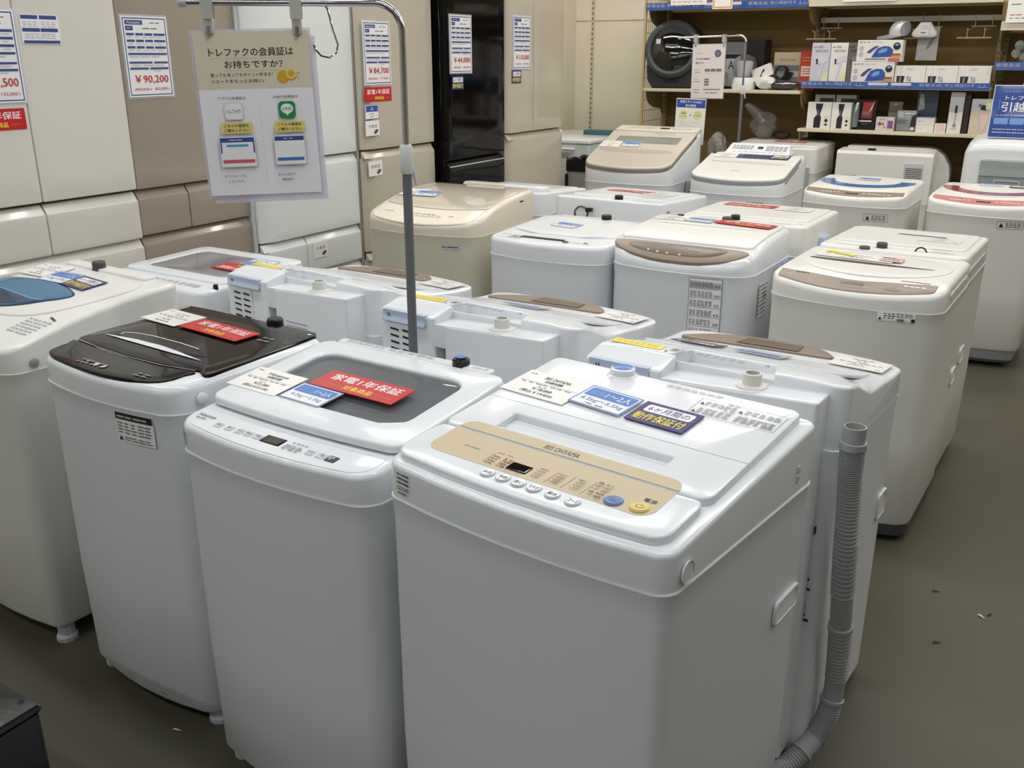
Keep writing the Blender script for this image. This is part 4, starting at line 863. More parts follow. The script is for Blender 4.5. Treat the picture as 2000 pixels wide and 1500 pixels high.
def ring_washer(label, x, y, yaw, w, d, zs, zn, zr, c, pc, base=False):
    W = Washer(label, x, y, yaw, w, d, zs, zn, zr, bulge=.05, r=.055, top=CREAMW, body=CREAMS, prof=[(-.33, zn - .026), (-.28, zn - .011), (-.2, zn + .009), (0, zn + .019), (.28, zr)])
    W.cabinet(.1 if base else .035, not base)
    if base:
        a = MB(); a.loft([[(x_, y_, z) for x_, y_ in W.L(i)] for z, i in ((.02, .06), (.045, .03), (.105, .018))]); W.part('base', a, GREYP)
    W.cover(.016)
    pn = W.plate('control_panel', [(x_, min(y_, -.212 - .03 * (1 - (x_ / .255) ** 2))) for x_, y_ in rr(.255, .03, .012, 10, 4, .046, cy=-.226)], -.002, .0022, pc, .0015)
    W.print('panel_print', [('rect', -.04, -.278, .03, -.262, 'k'), fine(-.17, -.268, -.06, -.255, 1, 5, 'w'), fine(.05, -.268, .2, -.255, 1, 6, 'w')], .0025, pn, 1)
    lid = W.plate('lid', loop([(.262 * math.cos(R(15 * k)), .055 + .235 * math.sin(R(15 * k)) * (1 if math.sin(R(15 * k)) < 0 else .8)) for k in range(24)], 72), -.003, .006, CREAMW, .004)
    def arc(r0, r1):
        A = [(r1 * math.cos(R(t)), .055 + r1 * .89 * math.sin(R(t))) for t in range(175, 366, 5)]; B = [(r0 * math.cos(R(t)), .065 + r0 * .85 * math.sin(R(t))) for t in range(365, 174, -5)]
        return A, B
    A, B = arc(.178, .258); B = B[::-1]
    p = Print(lambda u, v, k: (u, v, W.zt(u, v) + .0065 + k))
    for i in range(len(A) - 1): p.poly([A[i], A[i + 1], B[i + 1], B[i]], c, 0)
    p.build('colour_ring', lid); W.print('ring_tip', [('poly', [(-.19, .2), (-.1, .215), (-.1, .228), (-.19, .218)], c)], .0066, lid, 1)
    W.fprint('caution_label', [('frame', .08, .745, .2, .785, .0015, 'g'), ('poly', [(.09, .753), (.11, .753), (.1, .775)], 'k'), fine(.12, .752, .19, .78, 3, 4, 'g')])
    return W
W = ring_washer('white washer with a bright blue ring on its lid', -.992, 5.605, -1.9, .548, .55, .818, .883, .913, mat('ring_blue', (70, 118, 184), .2, coat=.5, noise=.02), TAUPE)
bcard(W, .0, .1, 0, 'pale blue size card inside the blue ring', dz=.009)
W = ring_washer('white washer with a dark red ring on its lid', -.351, 5.714, -3.2, .561, .558, .799, .871, .895, mat('ring_red', (158, 62, 66), .2, coat=.5, noise=.02), mat('panel_rose', (196, 124, 124), .3, noise=.02), True)
bcard(W, -.03, .18, 0, 'blue size card inside the red ring', dz=.009); ncard(W, .12, .16, -2, 'navy guarantee card inside the red ring', dz=.01)

# ---- sixth row, by the shelves
W = back_plain('white washer with its back turned, below the hair-trimmer shelf', -1.87, 7.13, -1.5, .64, .56, .80, .965, .98, None, top=CREAMW, body=CREAMS, r=.05)
slip(W, .13, .1, 178, 'white price slip on the backward washer under the shelf', dz=.008); rcard(W, .05, .03, 178, 'red warranty card on the backward washer under the shelf', dz=.007)
a = MB(); a.box(-.285, .285, -.3, -.278, .35, .84, bev=.006); bp = W.part('back_panel', a, GREYP); a = MB(); a.box(.16, .25, -.303, -.3, .82, .832); a.build('vent_slot', BLACKP, bp, smooth=0)
W = Washer('white drum washer-dryer seen from behind, with a louvred vent', -1.135, 7.2, 1, .626, .46, .62, .94, .955, bulge=0, r=.012, top=CREAMW, body=CREAMS, group='washers standing with their backs to the camera')
W.cabinet(.035, False)
prof = [(-.23, .62), (-.23, .935), (-.215, .955), (.0, .96), (.0, .62)]
a = MB(); a.loft([[(sx, y_, z_) for y_, z_ in prof] for sx in (-.313, .313)]); tc = W.part('top_cover', a, CREAMW, smooth=20)
a = MB(); pf = [(-.3, .03), (.36, .03), (.405, .3), (.405, .8), (.395, .86), (.35, .93), (.3, .965), (.25, .972), (-.28, .972), (-.3, .95)]
a.loft([[(x_ * k, y_, z_ * kz) for x_, z_ in pf] for y_, k, kz in ((.001, 1, 1), (.17, 1, 1), (.225, .93, .97))][::-1]); W.part('drum_housing', a, CREAMW, smooth=40)
a = MB(); fm = frameM((0, -.2305, 0), (1, 0, 0), (0, 0, 1)); slab(a, rr(.062, .1, .006, 3, 3, cx=.2, cy=.79), -.002, .003, .002); vp = a.build('vent_panel', LGREY, W.root, fm)
a = MB()
for k in range(13): a.box(.148, .252, -.2345, -.2335, .70 + k * .0125, .7055 + k * .0125)
a.build('louvre_slots', TAUPED, vp, smooth=0)
W.part('rear_cap', (lambda b: (b.box(-.12, -.07, -.17, -.13, .95, .968), b)[1])(MB()), BLACKP, smooth=0)
a = MB(); a.box(.3135, .3165, -.12, -.1, .64, .9); W.part('side_rib', a, LGREY, smooth=0)
W = Washer('drum washer with a grey recessed front and drawer handle, at right edge', -.3, 7.08, 0, .64, .62, .98, 1.09, 1.1, bulge=0, r=.06, top=WHITE, body=STEEL)
a = MB(); slab(a, W.L(0), .03, lambda x_, y_: W.zt(x_, y_) - .05 * max(0, (-y_ - .15) / .16) ** 2 - .06 * max(0, (abs(x_) - .2) / .12) ** 3, .03); W.part('cabinet', a, WHITE)
fm = frameM((0, -.312, 0), (1, 0, 0), (0, 0, 1))
a = MB(); slab(a, rr(.235, .16, .015, 5, 4, cx=.02, cy=.8), -.004, .006, .004); fp = a.build('front_panel', mat('panel_grey', (150, 158, 160), .35, noise=.02), W.root, fm)
a = MB(); slab(a, rr(.235, .05, .006, 5, 3, cx=.02, cy=.905), .004, lambda x_, y_: .012 + .15 * max(0, y_ - .9), .003); a.build('top_flap', mat('flap_grey', (176, 184, 186), .3, noise=.02), fp, fm)
a = MB(); slab(a, rr(.075, .034, .01, 4, 4, cx=-.05, cy=.8), .004, .012, .003, hole=rr(.066, .025, .006, 4, 4, cx=-.05, cy=.8), hz=.005); a.build('drawer_handle', LGREY, fp, fm)
a = MB(); slab(a, rr(.06, .034, .01, 4, 4, cx=.12, cy=.795), .004, .009, .003); slab(a, rr(.022, .03, .01, 4, 4, cx=-.175, cy=.8), .004, .009, .003); a.build('inset', GREYP, fp, fm)
p = Print(lambda u, v, k: (u, v, W.zt(u, v) + k)); p.items([fine(.05, -.2, .13, -.19, 1, 3, 'k')]); p.build('print', W.root)
# the low grey appliance in the far corner and the bin before it
M0 = MATS.get('x') or mat('appliance_grey', (196, 204, 204), .4, noise=.02)
r = empty('twin_tub_washer', (-3.385, 6.9, 0), 0, 'low white twin-tub machine with a bar handle in the far corner', 'washing machine')
a = MB(); a.box(-.36, .275, -.46, .46, .03, .955, bev=.012); a.build('cabinet', M0, r)
a = MB(); a.box(-.365, .28, -.465, .46, .955, .985, bev=.008); tc = a.build('top_cover', WHITE, r)
a = MB(); a.tube([(-.34, -.465, .92), (-.34, -.49, .92), (.15, -.49, .92), (.15, -.465, .92)], .011, 8); a.build('bar_handle', WHITE, r)
a = MB(); a.lathe([(.012, 0), (.012, .03), (.018, .034), (.018, .05), (.008, .056)], 12, (-.08, -.25, .985)); a.build('dial', WHITE, r)
a = MB(); a.lathe([(.008, 0), (.008, .012)], 8, (-.17, -.3, .985)); a.lathe([(.008, 0), (.008, .012)], 8, (-.115, -.33, .985)); a.build('switch', BLACKP, r)
a = MB(); a.lathe([(.018, 0), (.018, .004)], 14); o = a.build('badge', GREYP, r); o.matrix_local = frameM((.235, -.461, .86), (1, 0, 0), (0, 0, 1))
o = MB(); slab(o, loop([(-.12, -.06), (.1, -.05), (.13, 0), (.06, .06), (-.1, .05), (-.14, 0)], 30), 0, .035, .012); o = o.build('folded_cloth', mat('teal_cloth', (66, 100, 104), .8, noise=.1, bump=.4)); o.location = (-3.27, 7.0, .985); tag(o, 'teal cloth pad on the twin-tub machine', 'cloth')
r = empty('trash_bin', (-3.03, 6.22, 0), 0, 'clear bin lined with a black bag beside the champagne refrigerator', 'trash bin')
BIN = mat('frosted_bin', (200, 206, 206), .4, trans=.25, noise=.03)
a = MB(); Lb = rr(.1, .12, .03, 2, 4)
a.loft([[(x_ * k, y_ * k, z) for x_, y_ in Lb] for z, k in ((0, .85), (.02, .88), (.83, 1.0), (.845, 1.04))], c1=False); a.build('tub', BIN, r)
a = MB()
for sx in (-.088, .084): a.box(sx - .008, sx + .01, -.13, -.115, .6, .78)
a.build('side_clip', BLACKP, r, smooth=0)
a = MB(); a.loft([[(x_ * k * (1 + .04 * math.sin(9 * math.atan2(y_, x_))), y_ * k, z + .012 * math.sin(7 * math.atan2(y_, x_)) * (z > .8)) for x_, y_ in rr(.1, .12, .03, 4, 5)] for z, k in ((.8, 1.06), (.85, 1.07), (.885, 1.04), (.87, .9), (.7, .8))], c0=False); a.build('bin_bag', mat('black_bag', (18, 18, 18), .3, bump=.6, nscale=25, noise=.1), r)

# ================================================================ sign stands
def stand(label, x, y, z1, z2, z3, ang, reach, r, tilt=0, bend=.05, lean=0):
    st = empty('sign_stand', (x, y, 0), ang, label, 'sign stand', 'metal sign stands')
    a = MB(); a.lathe([(.11, 0), (.11, .006), (.09, .012), (r + .008, .02), (r + .008, .05)], 24); s = a.build('base', PEWTER, st)
    X = lambda z: lean * z
    a = MB(); a.tube([(X(.04), 0, .04), (X(z1), 0, z1)], r + .002, 14); a.build('lower_tube', PEWTER, st)
    a = MB(); a.lathe([(r + .004, 0), (r + .0065, .004), (r + .0065, z2 - z1 - .006), (r + .003, z2 - z1)], 16, (X(z1), 0, z1))
    a.box(X(z1) + r, X(z1) + r + .006, -.006, .006, 0, 0) if 0 else None
    cp = a.build('clamp', mat('clamp_ivory', (206, 210, 204), .4, noise=.02), st)
    a = MB(); a.tube([(X(z1) + r + .003, 0, z1 + .02), (X(z1) + r + .008, 0, z1 + .0), (X(z1) + r + .014, 0, z1 - .028)], [.004, .005, .003], 8); a.build('lever', LGREY, cp)
    P = [(X(z2) , 0, z2 - .01), (X(z2), 0, z3 - bend)] + [(X(z2) - bend + bend * math.cos(R(15 * k)), 0, z3 - bend + bend * math.sin(R(15 * k))) for k in range(1, 7)] + [(-reach, 0, z3 + tilt)]
    a = MB(); a.tube(P, r - .001, 14); ut = a.build('upper_tube', CHROME, st)
    a = MB(); a.tube([(-reach + .012, 0, z3 + tilt), (-reach - .004, 0, z3 + tilt)], r + .002, 12); a.build('end_cap', LGREY, ut)
    return st
def clip(label, M, h=.068):
    r = bpy.data.objects.new('sign_clip', None); COL.objects.link(r); r.empty_display_size = .02; r.matrix_world = M; tag(r, label, 'clip', 'clear clips holding the hanging signs')
    fr = mat('clip_frost', (214, 212, 206), .2, trans=.35, noise=.02)
    a = MB(); a.box(-.013, .013, -.0145, -.0125, -.035, .012); a.box(-.013, .013, .0115, .0135, -.035, .012); a.box(-.013, .013, -.0145, .0135, .012, .014); a.build('strap', fr, r, smooth=0)
    a = MB(); a.box(-.011, .011, -.006, .005, -h, -.03, bev=.002); j = a.build('jaw', fr, r)
    a = MB(); a.tube([(-.009, -.0005, -.045), (.009, -.0005, -.045)], .0035, 8); a.box(-.004, .004, -.009, -.006, -h - .004, -.05); a.build('spring', CHROME, j)
    return r
A38 = R(38); c38, s38 = math.cos(A38), math.sin(A38)
PX, PY = -1.389, 1.87
stand('tall metal sign stand rising behind the see-through-lid washer', PX, PY, 1.309, 1.378, 1.692, 38, .486, .0095, 0, .06)
at = lambda u, z, f=0: (PX + u * c38 + f * s38, PY + u * s38 - f * c38, z)
for u, lb in ((-.43, 'left clip holding the membership sign'), (-.236, 'right clip holding the membership sign')):
    clip(lb, frameM(at(u, 1.692), (c38, s38, 0), (0, 0, 1)) @ Matrix.Rotation(R(-90), 4, 'X'))
Mp = frameM(at(-.337, 1.449, .003), (c38, s38, 0), (0, 0, 1)) @ Matrix.Rotation(R(1.3), 4, 'Z')
NV = 'k'
def phone(x0, y0, x1, y1, top, bar, frame=True):
    w_, h_ = x1 - x0, y1 - y0
    L = [('rect', x0 - .01, y0 - .01, x1 + .01, y1 + .01, 'lg', 1), ('rect', x0 - .005, y0 - .005, x1 + .005, y1 + .006, 'w'), ('rect', x0, y1 - h_ * .16, x1, y1, top)]
    if frame: L += [('rect', x0, y0 + h_ * .45, x0 + .012, y1 - h_ * .16, top, 0), ('rect', x1 - .012, y0 + h_ * .45, x1, y1 - h_ * .16, top), ('rrect', x0 + .05, y1 - h_ * .32, x1 - .05, y1 - h_ * .24, .003, 'cy')]
    L += [('rect', x0 + .01, y0 + h_ * .1, x1 - .01, y0 + h_ * .22, bar), ('dash', x0 + .08, y1 - h_ * .11, x1 - .08, y1 - h_ * .05, 'w', 2)]
    return L
items = [('rect', .0, .66, 1, 1, 'tan'), ('text', .125, .855, .855, .905, 'トレファクの会員証は', NV, 1), ('text', .25, .785, .755, .83, 'お持ちですか？', NV, 1), ('rect', .12, .845, .86, .849, 'pg'), ('rect', .24, .772, .76, .776, 'pg'),
         ('text', .12, .735, .66, .757, '買っても売ってもポイント貯まる！', 'k'), ('text', .12, .698, .58, .72, 'リユースをもっとお得に♪', 'k'),
         ('disc', .745, .725, .05, 'o'), ('disc', .745, .732, .047, 'gold'), ('disc', .82, .74, .05, 'o'), ('disc', .82, .747, .046, 'ye'), ('disc', .82, .747, .03, 'gold'), ('disc', .885, .75, .006, 'gr'), ('disc', .885, .72, .006, 'gold'),
         ('text', .16, .598, .4, .616, 'アプリの会員証は', 'k'), ('text', .64, .6, .86, .618, 'LINEの会員証は', 'k')]
items += [('dash', .515, .06 + k * .03, .519, .078 + k * .03, 'g', 1) for k in range(18)]
items += [('rrect', .205, .475, .365, .58, .006, 'lav'), ('rrect', .21, .479, .36, .576, .006, 'w'), ('text', .225, .512, .345, .54, 'トレファク', 'k', 1),
          ('rrect', .68, .475, .83, .58, .009, 'gr'), ('disc', .755, .535, .055, 'w', .031), ('poly', [(.73, .512), (.78, .512), (.755, .492)], 'w'), ('text', .715, .526, .795, .544, 'LINE', 'gr', 1),
          ('rect', .155, .39, .435, .458, 'ye'), ('text', .185, .429, .405, .448, 'こちらの画面を', 'k', 1), ('text', .185, .4, .405, .419, 'ご提示ください', 'k', 1),
          ('rect', .63, .39, .9, .458, 'ye'), ('text', .66, .429, .87, .448, 'こちらの画面を', 'k', 1), ('text', .66, .4, .87, .419, 'ご提示ください', 'k', 1)]
items += phone(.135, .19, .435, .365, 'rb', 'pk') + phone(.62, .195, .88, .365, 'db', 'b', False)
items += [('text', .14, .118, .33, .134, 'ダウンロードは', 'k'), ('text', .17, .085, .31, .101, 'こちらから', 'k'), ('text', .62, .118, .78, .134, '友だち追加で', 'k'), ('text', .655, .085, .755, .101, '簡単発行', 'k', 1)]
o = card('hanging_sign', 'large membership sign hanging from the chrome bar at upper left', 'sign', .257, .364, Mp, items, mat('poster_paper', (244, 242, 248), .35, coat=.6, noise=.01), thick=.0008)
a = MB(); a.box(-.134, .134, -.187, .187, -.0035, -.0025); a.box(-.122, .142, -.2, .17, -.0075, -.0065); a.build('clear_sleeve', mat('sleeve_film', (226, 220, 236), .12, alpha=.5, noise=.02), o, smooth=0)
a = MB(); pts = [at(-.17, 1.704), at(-.178, 1.7), at(-.176, 1.69), at(-.166, 1.68), at(-.158, 1.64), at(-.147, 1.602), at(-.152, 1.584), at(-.168, 1.574), at(-.186, 1.578), at(-.198, 1.592), at(-.202, 1.604)]
a.tube([tuple(p) for p in pts], .0022, 8); o = a.build('wire_hook', CHROME, recenter=True); tag(o, 'bent chrome wire hook hanging on the bar beside the membership sign', 'hook')
# smaller stand far back
stand('thin metal sign stand rising behind the raised-panel washer', -1.987, 6.43, 1.335, 1.39, 1.702, 3, .455, .008, -.012, .045)
for x, lb in ((-2.325, 'left clip holding the washer guide sign'), (-2.13, 'right clip holding the washer guide sign')):
    clip(lb, Matrix.Translation((x, 6.42, 1.696)), .06)
items = [('text', .08, .83, .3, .845, '家電量販店', 'g'), ('text', .1, .715, .56, .755, '中古洗濯機の', 'k', 1), ('text', .1, .64, .35, .68, '選び方', 'k', 1), ('disc', .78, .83, .1, 'db', .07), ('disc', .78, .83, .07, 'g', .05), ('dash', .68, .72, .9, .735, 'lg', 3),
         ('dash', .07, .52, .22, .545, 'g', 2), ('dash', .07, .475, .28, .5, 'g', 4), ('rect', .4, .5, .56, .55, 'g', 0), ('rect', .58, .5, .73, .55, 'g', 0), ('rect', .75, .5, .92, .55, 'g'), ('dash', .4, .46, .9, .48, 'lg', 5),
         ('dash', .07, .35, .22, .37, 'g', 2), ('dash', .07, .3, .28, .33, 'g', 4), ('rect', .4, .34, .54, .37, 'g', 0), ('rect', .4, .29, .54, .325, 'g', 0), ('rect', .4, .24, .54, .275, 'g'), ('dash', .07, .15, .26, .175, 'g', 4), ('dash', .07, .1, .26, .125, 'g', 4), ('rect', .38, .16, .9, .175, 'g'), ('dash', .44, .09, .86, .12, 'g', 3)]
card('hanging_sign', 'pale washer guide sign hanging from the thin stand near the shelves', 'sign', .224, .344, frameM((-2.228, 6.415, 1.476), (1, 0, .015), (-.015, 0, 1)), items, mat('pale_pink_paper', (232, 222, 220), .4, coat=.4, noise=.01), film=.004)
items = [('rect', .02, .8, .98, .98, 'rb'), ('text', .13, .9, .86, .955, '家電リサイクル品の', 'w', 1), ('text', .32, .82, .66, .875, '処分費用', 'w', 1), ('disc', .26, .64, .15, 'pg'), ('disc', .74, .64, .15, 'pg'), ('text', .18, .65, .34, .7, '家電', 'k'), ('dash', .14, .59, .38, .62, 'g', 3), ('text', .47, .62, .53, .66, '+', 'k', 1), ('dash', .64, .68, .84, .705, 'g', 3), ('text', .62, .6, .86, .655, '3,000円', 'gr'), ('dash', .14, .47, .36, .49, 'lg', 3), ('dash', .62, .47, .84, .49, 'lg', 3)]
card('standing_sign', 'blue-topped disposal fee sign standing behind the greige-lidded washer', 'sign', .212, .3, frameM((-2.31, 6.347, 1.153), (1, 0, -.02), (.02, 0, 1)), items, mat('sign_cream', (236, 234, 226), .4, coat=.4, noise=.01))
items = [('frame', 0, 0, 1, 1, .004, 'w'), ('dash', .2, .86, .8, .9, 'sb', 9), ('text', .23, .72, .8, .8, 'トレファク', 'w', 1), ('text', .18, .5, .62, .68, '引越', 'w', 1), ('dash', .12, .55, .15, .72, 'sb', 1, 4), ('dash', .1, .42, .9, .445, 'w', 12), ('rect', .08, .26, .34, .38, 'sb', 0), ('rect', .37, .26, .63, .38, 'sb', 0), ('rect', .66, .26, .92, .38, 'sb'), ('dash', .08, .15, .7, .18, 'w', 12), ('dash', .08, .09, .7, .12, 'w', 12)]
Mr = frameM((-.355, 6.87, 1.245), (1, 0, 0), (0, .12, 1))
o = card('standing_poster', 'blue moving-service poster standing on the drum washer at right edge', 'poster', .31, .32, Mr, items, mat('poster_blue', (44, 78, 156), .3, coat=.6, noise=.03))
a = MB(); a.lathe([(.03, 0), (.028, .014), (.016, .024), (.002, .028)], 18); kn = a.build('round_clip', mat('clip_cream', (236, 224, 204), .3, noise=.01), o); kn.matrix_local = Matrix.Translation((.03, .162, .0))
# glossy black cabinet at the lower left corner
r = empty('black_cabinet', (-1.83, .54, 0), 0, 'glossy black low cabinet cut off by the lower left corner', 'cabinet')
a = MB(); a.box(-.36, .352, -.3, .262, .02, .435, bev=.004); a.build('body', mat('black_lacquer', (10, 10, 11), .12, coat=1, noise=.05), r)
a = MB(); a.box(-.365, .356, -.305, .268, .435, .452, bev=.006); a.build('glass_top', mat('black_top', (14, 22, 24), .04, coat=1, noise=.1), r)
for sx in (-.33, .32):
    for sy in (-.27, .23):
        a = MB(); a.lathe([(.02, 0), (.02, .021)], 10, (sx, sy, 0)); a.build('foot', BLACKP, r)

# ================================================================ shelves along the back wall
SF, SB = 7.15, 7.6
BROWN = mat('shelf_back_brown', (128, 104, 60), .75, noise=.08, nscale=5)
SHELF = mat('shelf_cream', (206, 198, 170), .45, noise=.03)
POST = mat('post_olive', (160, 142, 96), .45, noise=.03)
STRIP = mat('price_strip_blue', (60, 98, 178), .12, coat=.9, noise=.03)
RAILC = mat('clear_price_rail', (222, 214, 192), .1, coat=1, noise=.02)
def strip_print(rail, x0, x1, z0, z1, y):
    p = Print(lambda u, v, k: (u, y - k, v), 1, 1, .0012, .0004); h = z1 - z0; x = x0 + .012
    while x < x1 - .3:
        p.text(x, z0 + h * .42, x + .14, z1 - h * .14, '家電全品', 'lg'); p.text(x + .16, z0 + h * .42, x + .34, z1 - h * .14, '安心保証付き', 'lg')
        p.items(line([(x + .37, z0 + h * .8), (x + .372, z0 + h * .55)], .004, 'lg') + line([(x + .4, z0 + h * .8), (x + .398, z0 + h * .55)], .004, 'lg') + line([(x + .36 + .006 * i, z0 + h * (.5 - .02 * (25 - (i - 5) ** 2) / 5)) for i in range(11)], .003, 'lg'))
        for q in (.45, .6):
            if x + q + .13 < x1: p.rrect(x + q, z0 + h * .5, x + q + .13, z1 - h * .1, .004, 'lav'); p.dash(x + q, z0 + h * .2, x + q + .12, z0 + h * .36, 'sb', 5)
        x += .78
    p.build('print', rail)
def bay(label, x0, x1, boards, mesh=False):
    r = empty('shelf_unit', ((x0 + x1) / 2, 7.4, 0), 0, label, 'shelf', 'shelf units along the back wall'); T = Matrix.Translation((-(x0 + x1) / 2, -7.4, 0))
    a = MB(); a.box(x0, x1, SB + .015, SB + .03, .05, 2.35); a.build('back_panel', BROWN, r, T, 0)
    for i, x in enumerate((x0 + .018, x1 - .018)):
        a = MB(); a.box(x - .016, x + .016, SB - .02, SB + .02, 0, 2.36); po = a.build('post', POST, r, T, 0)
        a = MB()
        for k in range(58): a.box(x - .008, x - .004, SB - .0205, SB - .0199, .1 + .038 * k, .122 + .038 * k); a.box(x + .004, x + .008, SB - .0205, SB - .0199, .1 + .038 * k, .122 + .038 * k)
        a.build('slots', BLACKP, po, T, 0)
    for zt_, h, kind in boards:
        a = MB(); a.box(x0 + .003, x1 - .003, SF, SB - .02, zt_ - h, zt_, bev=.003); b = a.build('shelf_board', SHELF, r, T)
        for x in (x0 + .006, x1 - .006):
            c = MB(); P = [(SF + .05, zt_ - h)] + [(SF + .06 + .3 * (1 - math.cos(R(q * 15))) , zt_ - h - .03 - .11 * math.sin(R(q * 15))) for q in range(7)] + [(SB - .03, zt_ - h - .2), (SB - .03, zt_ - h)]
            c.loft([[(x - .002, y_, z_) for y_, z_ in P], [(x + .002, y_, z_) for y_, z_ in P]]); c.build('bracket', POST, b, T, 0)
        if kind:
            c = MB(); z0, z1 = kind[1], kind[2]; c.loft([[(x, SF - .002, z0), (x, SF - .008, z0), (x, SF - .012, z1), (x, SF - .008, z1)][::-1] for x in (x0 + .004, x1 - .004)]); rail = c.build('price_rail', STRIP if kind[0] == 'blue' else RAILC, r, T, 0)
            if kind[0] == 'blue':
                q = bpy.data.objects.new('x', None)
                strip_print(rail, x0, x1, z0, z1, SF - .0115)
                pr = rail.children[0]; pr.data.transform(T)
    if mesh:
        a = MB(); x = x0 - .005
        for z in (.1, 2.3): a.box(x - .008, x + .008, SF, SB, z - .008, z + .008)
        a.box(x - .008, x + .008, SF, SF + .016, 0, 2.31); a.box(x - .008, x + .008, SB - .016, SB, 0, 2.31); fr = a.build('end_frame', mat('end_frame_tan', (190, 166, 116), .5, noise=.02), r, T, 0)
        a = MB()
        for k in range(1, 12): a.tube([(x, SF + k * .0375, .1), (x, SF + k * .0375, 2.3)], .002, 4)
        for k in range(1, 27): a.tube([(x + .003, SF, .1 + k * .082), (x + .003, SB, .1 + k * .082)], .002, 4)
        a.build('wire_mesh', POST, fr, T, 0)
    return r
X1, X2, X3, X4 = -3.003, -1.785, -.555, .68
bay('left shelf unit with wire end panel, holding the black drum dryer', X1, X2, [(1.945, .03, ('blue', 1.898, 1.95)), (1.338, .024, None)], True)
bay('middle shelf unit with boxed irons and trimmers', X2, X3, [(1.945, .04, ('clear', 1.9, 1.952)), (1.378, .02, ('blue', 1.362, 1.406)), (1.078, .022, None)])
u3 = bay('right shelf unit cut off by the right edge of the photo', X3, X4, [(1.775, .03, ('clear', 1.73, 1.785)), (1.53, .03, ('blue', 1.488, 1.538))])
def price_plate(label, x, z, w, h, items, y=SF - .02): card('shelf_price_card', label, 'price card', w, h, frameM((x, y, z), (1, 0, 0), (0, 0, 1)), items, PAPERW, 'price cards on the shelf edges')
price_plate('orange-bordered card on the edge of the top left shelf', -2.4, 1.935, .15, .075, [('frame', .04, .1, .96, .98, .008, 'o'), ('dash', .3, .04, .6, .12, 'o', 2)])
price_plate('white card on the edge of the top left shelf, nearest the wire panel', -2.66, 1.955, .28, .05, [('dash', .05, .2, .9, .7, 'lg', 6)])
price_plate('white card with orange corner on the top middle shelf edge', -1.38, 1.953, .34, .06, [('rect', .6, .3, .95, .9, 'pp'), ('dash', .05, .3, .5, .7, 'lg', 4)])
price_plate('large pale placard standing on the upper right shelf edge', -.43, 1.875, .2, .2, [('dash', .1, .5, .4, .58, 'g', 1), ('dash', .1, .2, .45, .26, 'dr', 2), ('dash', .1, .1, .6, .16, 'g', 3), ('dash', .15, .7, .8, .86, 'lg', 3, 3)])
def carton(label, x0, x1, z0, z1, d, m, items=(), y=7.19, name='carton', group=None, cat='box', rz=0, seg=1):
    """a boxed product: body with its printed front"""
    w_, h_ = x1 - x0, z1 - z0
    a = MB(); a.box(-w_ / 2, w_ / 2, 0, d, 0, h_, bev=.0015); o = a.build(name, m, smooth=0); o.location = ((x0 + x1) / 2, y, z0); o.rotation_euler = (0, 0, R(rz)); tag(o, label, cat, group)
    if items:
        p = Print(lambda u, v, k: (u - w_ / 2, -k, v), w_, h_, .0012, .0004); p.items(items); p.build('print', o)
    return o
def blob(name, label, cat, c, s, m, seed=1, rough=.25, n=14, group=None, rot=0, parent=None):
    """crumpled plastic or soft packing"""
    rnd = random.Random(seed); a = MB(); ph = [rnd.random() * 6.28 for _ in range(6)]
    loops = []
    for i in range(1, n):
        t = math.pi * i / n; ring = []
        for k in range(20):
            u = 2 * math.pi * k / 20
            q = 1 + rough * (math.sin(3 * u + ph[0] + 2 * t) * .4 + math.sin(5 * u + ph[1] - 3 * t) * .35 + math.sin(8 * u + ph[2] + 5 * t) * .25) * math.sin(t)
            ring.append((s[0] * q * math.sin(t) * math.cos(u), s[1] * q * math.sin(t) * math.sin(u), s[2] * (1 - math.cos(t))))
        loops.append(ring)
    a.loft(loops); o = a.build(name, m, smooth=25); o.location = c; o.rotation_euler = (0, 0, R(rot))
    return tag(o, label, cat, group)
# --- left unit, middle board: round black dryer
DRY = mat('dryer_black', (44, 46, 48), .45, noise=.04); DRYG = mat('dryer_glass', (10, 10, 11), .04, coat=1, noise=.03)
r = empty('drum_dryer', (-2.815, 7.36, 1.338), 8, 'round black tabletop drum dryer on the left shelf', 'dryer')
a = MB(); prof = [(-.15, .0), (.15, .0), (.185, .06), (.195, .16), (.19, .25), (.2, .3)] + [(.2 * math.cos(R(q)), .29 + .2 * math.sin(R(q))) for q in range(15, 180, 15)] + [(-.2, .29), (-.19, .24), (-.2, .15), (-.19, .06)]
a.loft([[(x * k, y, .245 + (z - .245) * k) for x, z in prof] for y, k in ((-.165, .96), (-.15, 1.0), (.1, 1.0), (.16, .92))][::-1]); a.build('body', DRY, r)
a = MB(); M_ = Matrix.Translation((0, -.165, .285)) @ Matrix.Rotation(R(90 - 9), 4, 'X')
a.lathe([(.205, -.03), (.213, 0), (.205, .022), (.185, .03), (.168, .026), (.16, .01), (.16, -.0)], 40, caps=False); rg = a.build('door_ring', mat('ring_grey', (66, 70, 74), .35, noise=.03), r, M_)
a = MB(); a.lathe([(.162, .006), (.12, .018), (.06, .024), (.002, .025)], 36); gl = a.build('door_glass', DRYG, rg, M_)
p = Print(lambda u, v, k: M_ @ Vector((u, v, .0265 + k))); p.items([('text', -.05, .01, .045, .035, 'morus', 'g'), ('rect', -.125, .035, -.09, .07, 'lg')]); p.build('print', gl)
a = MB(); a.box(-.06, .05, -.1665, -.16, .04, .07); a.build('display', BLACKP, r, smooth=0)
carton('dark laminator box marked A4 behind the guide sign', -2.43, -2.12, 1.338, 1.69, .16, BLACKP, [('rect', .05, .05, .45, .62, 'lg'), ('text', .12, .4, .36, .58, 'A4', 'k', 1), ('rect', .0, .7, .5, .95, 'g')], 7.34)
r = empty('blender', (-2.24, 7.27, 1.338), 0, 'clear jug on a white base, wrapped in film, left shelf', 'blender')
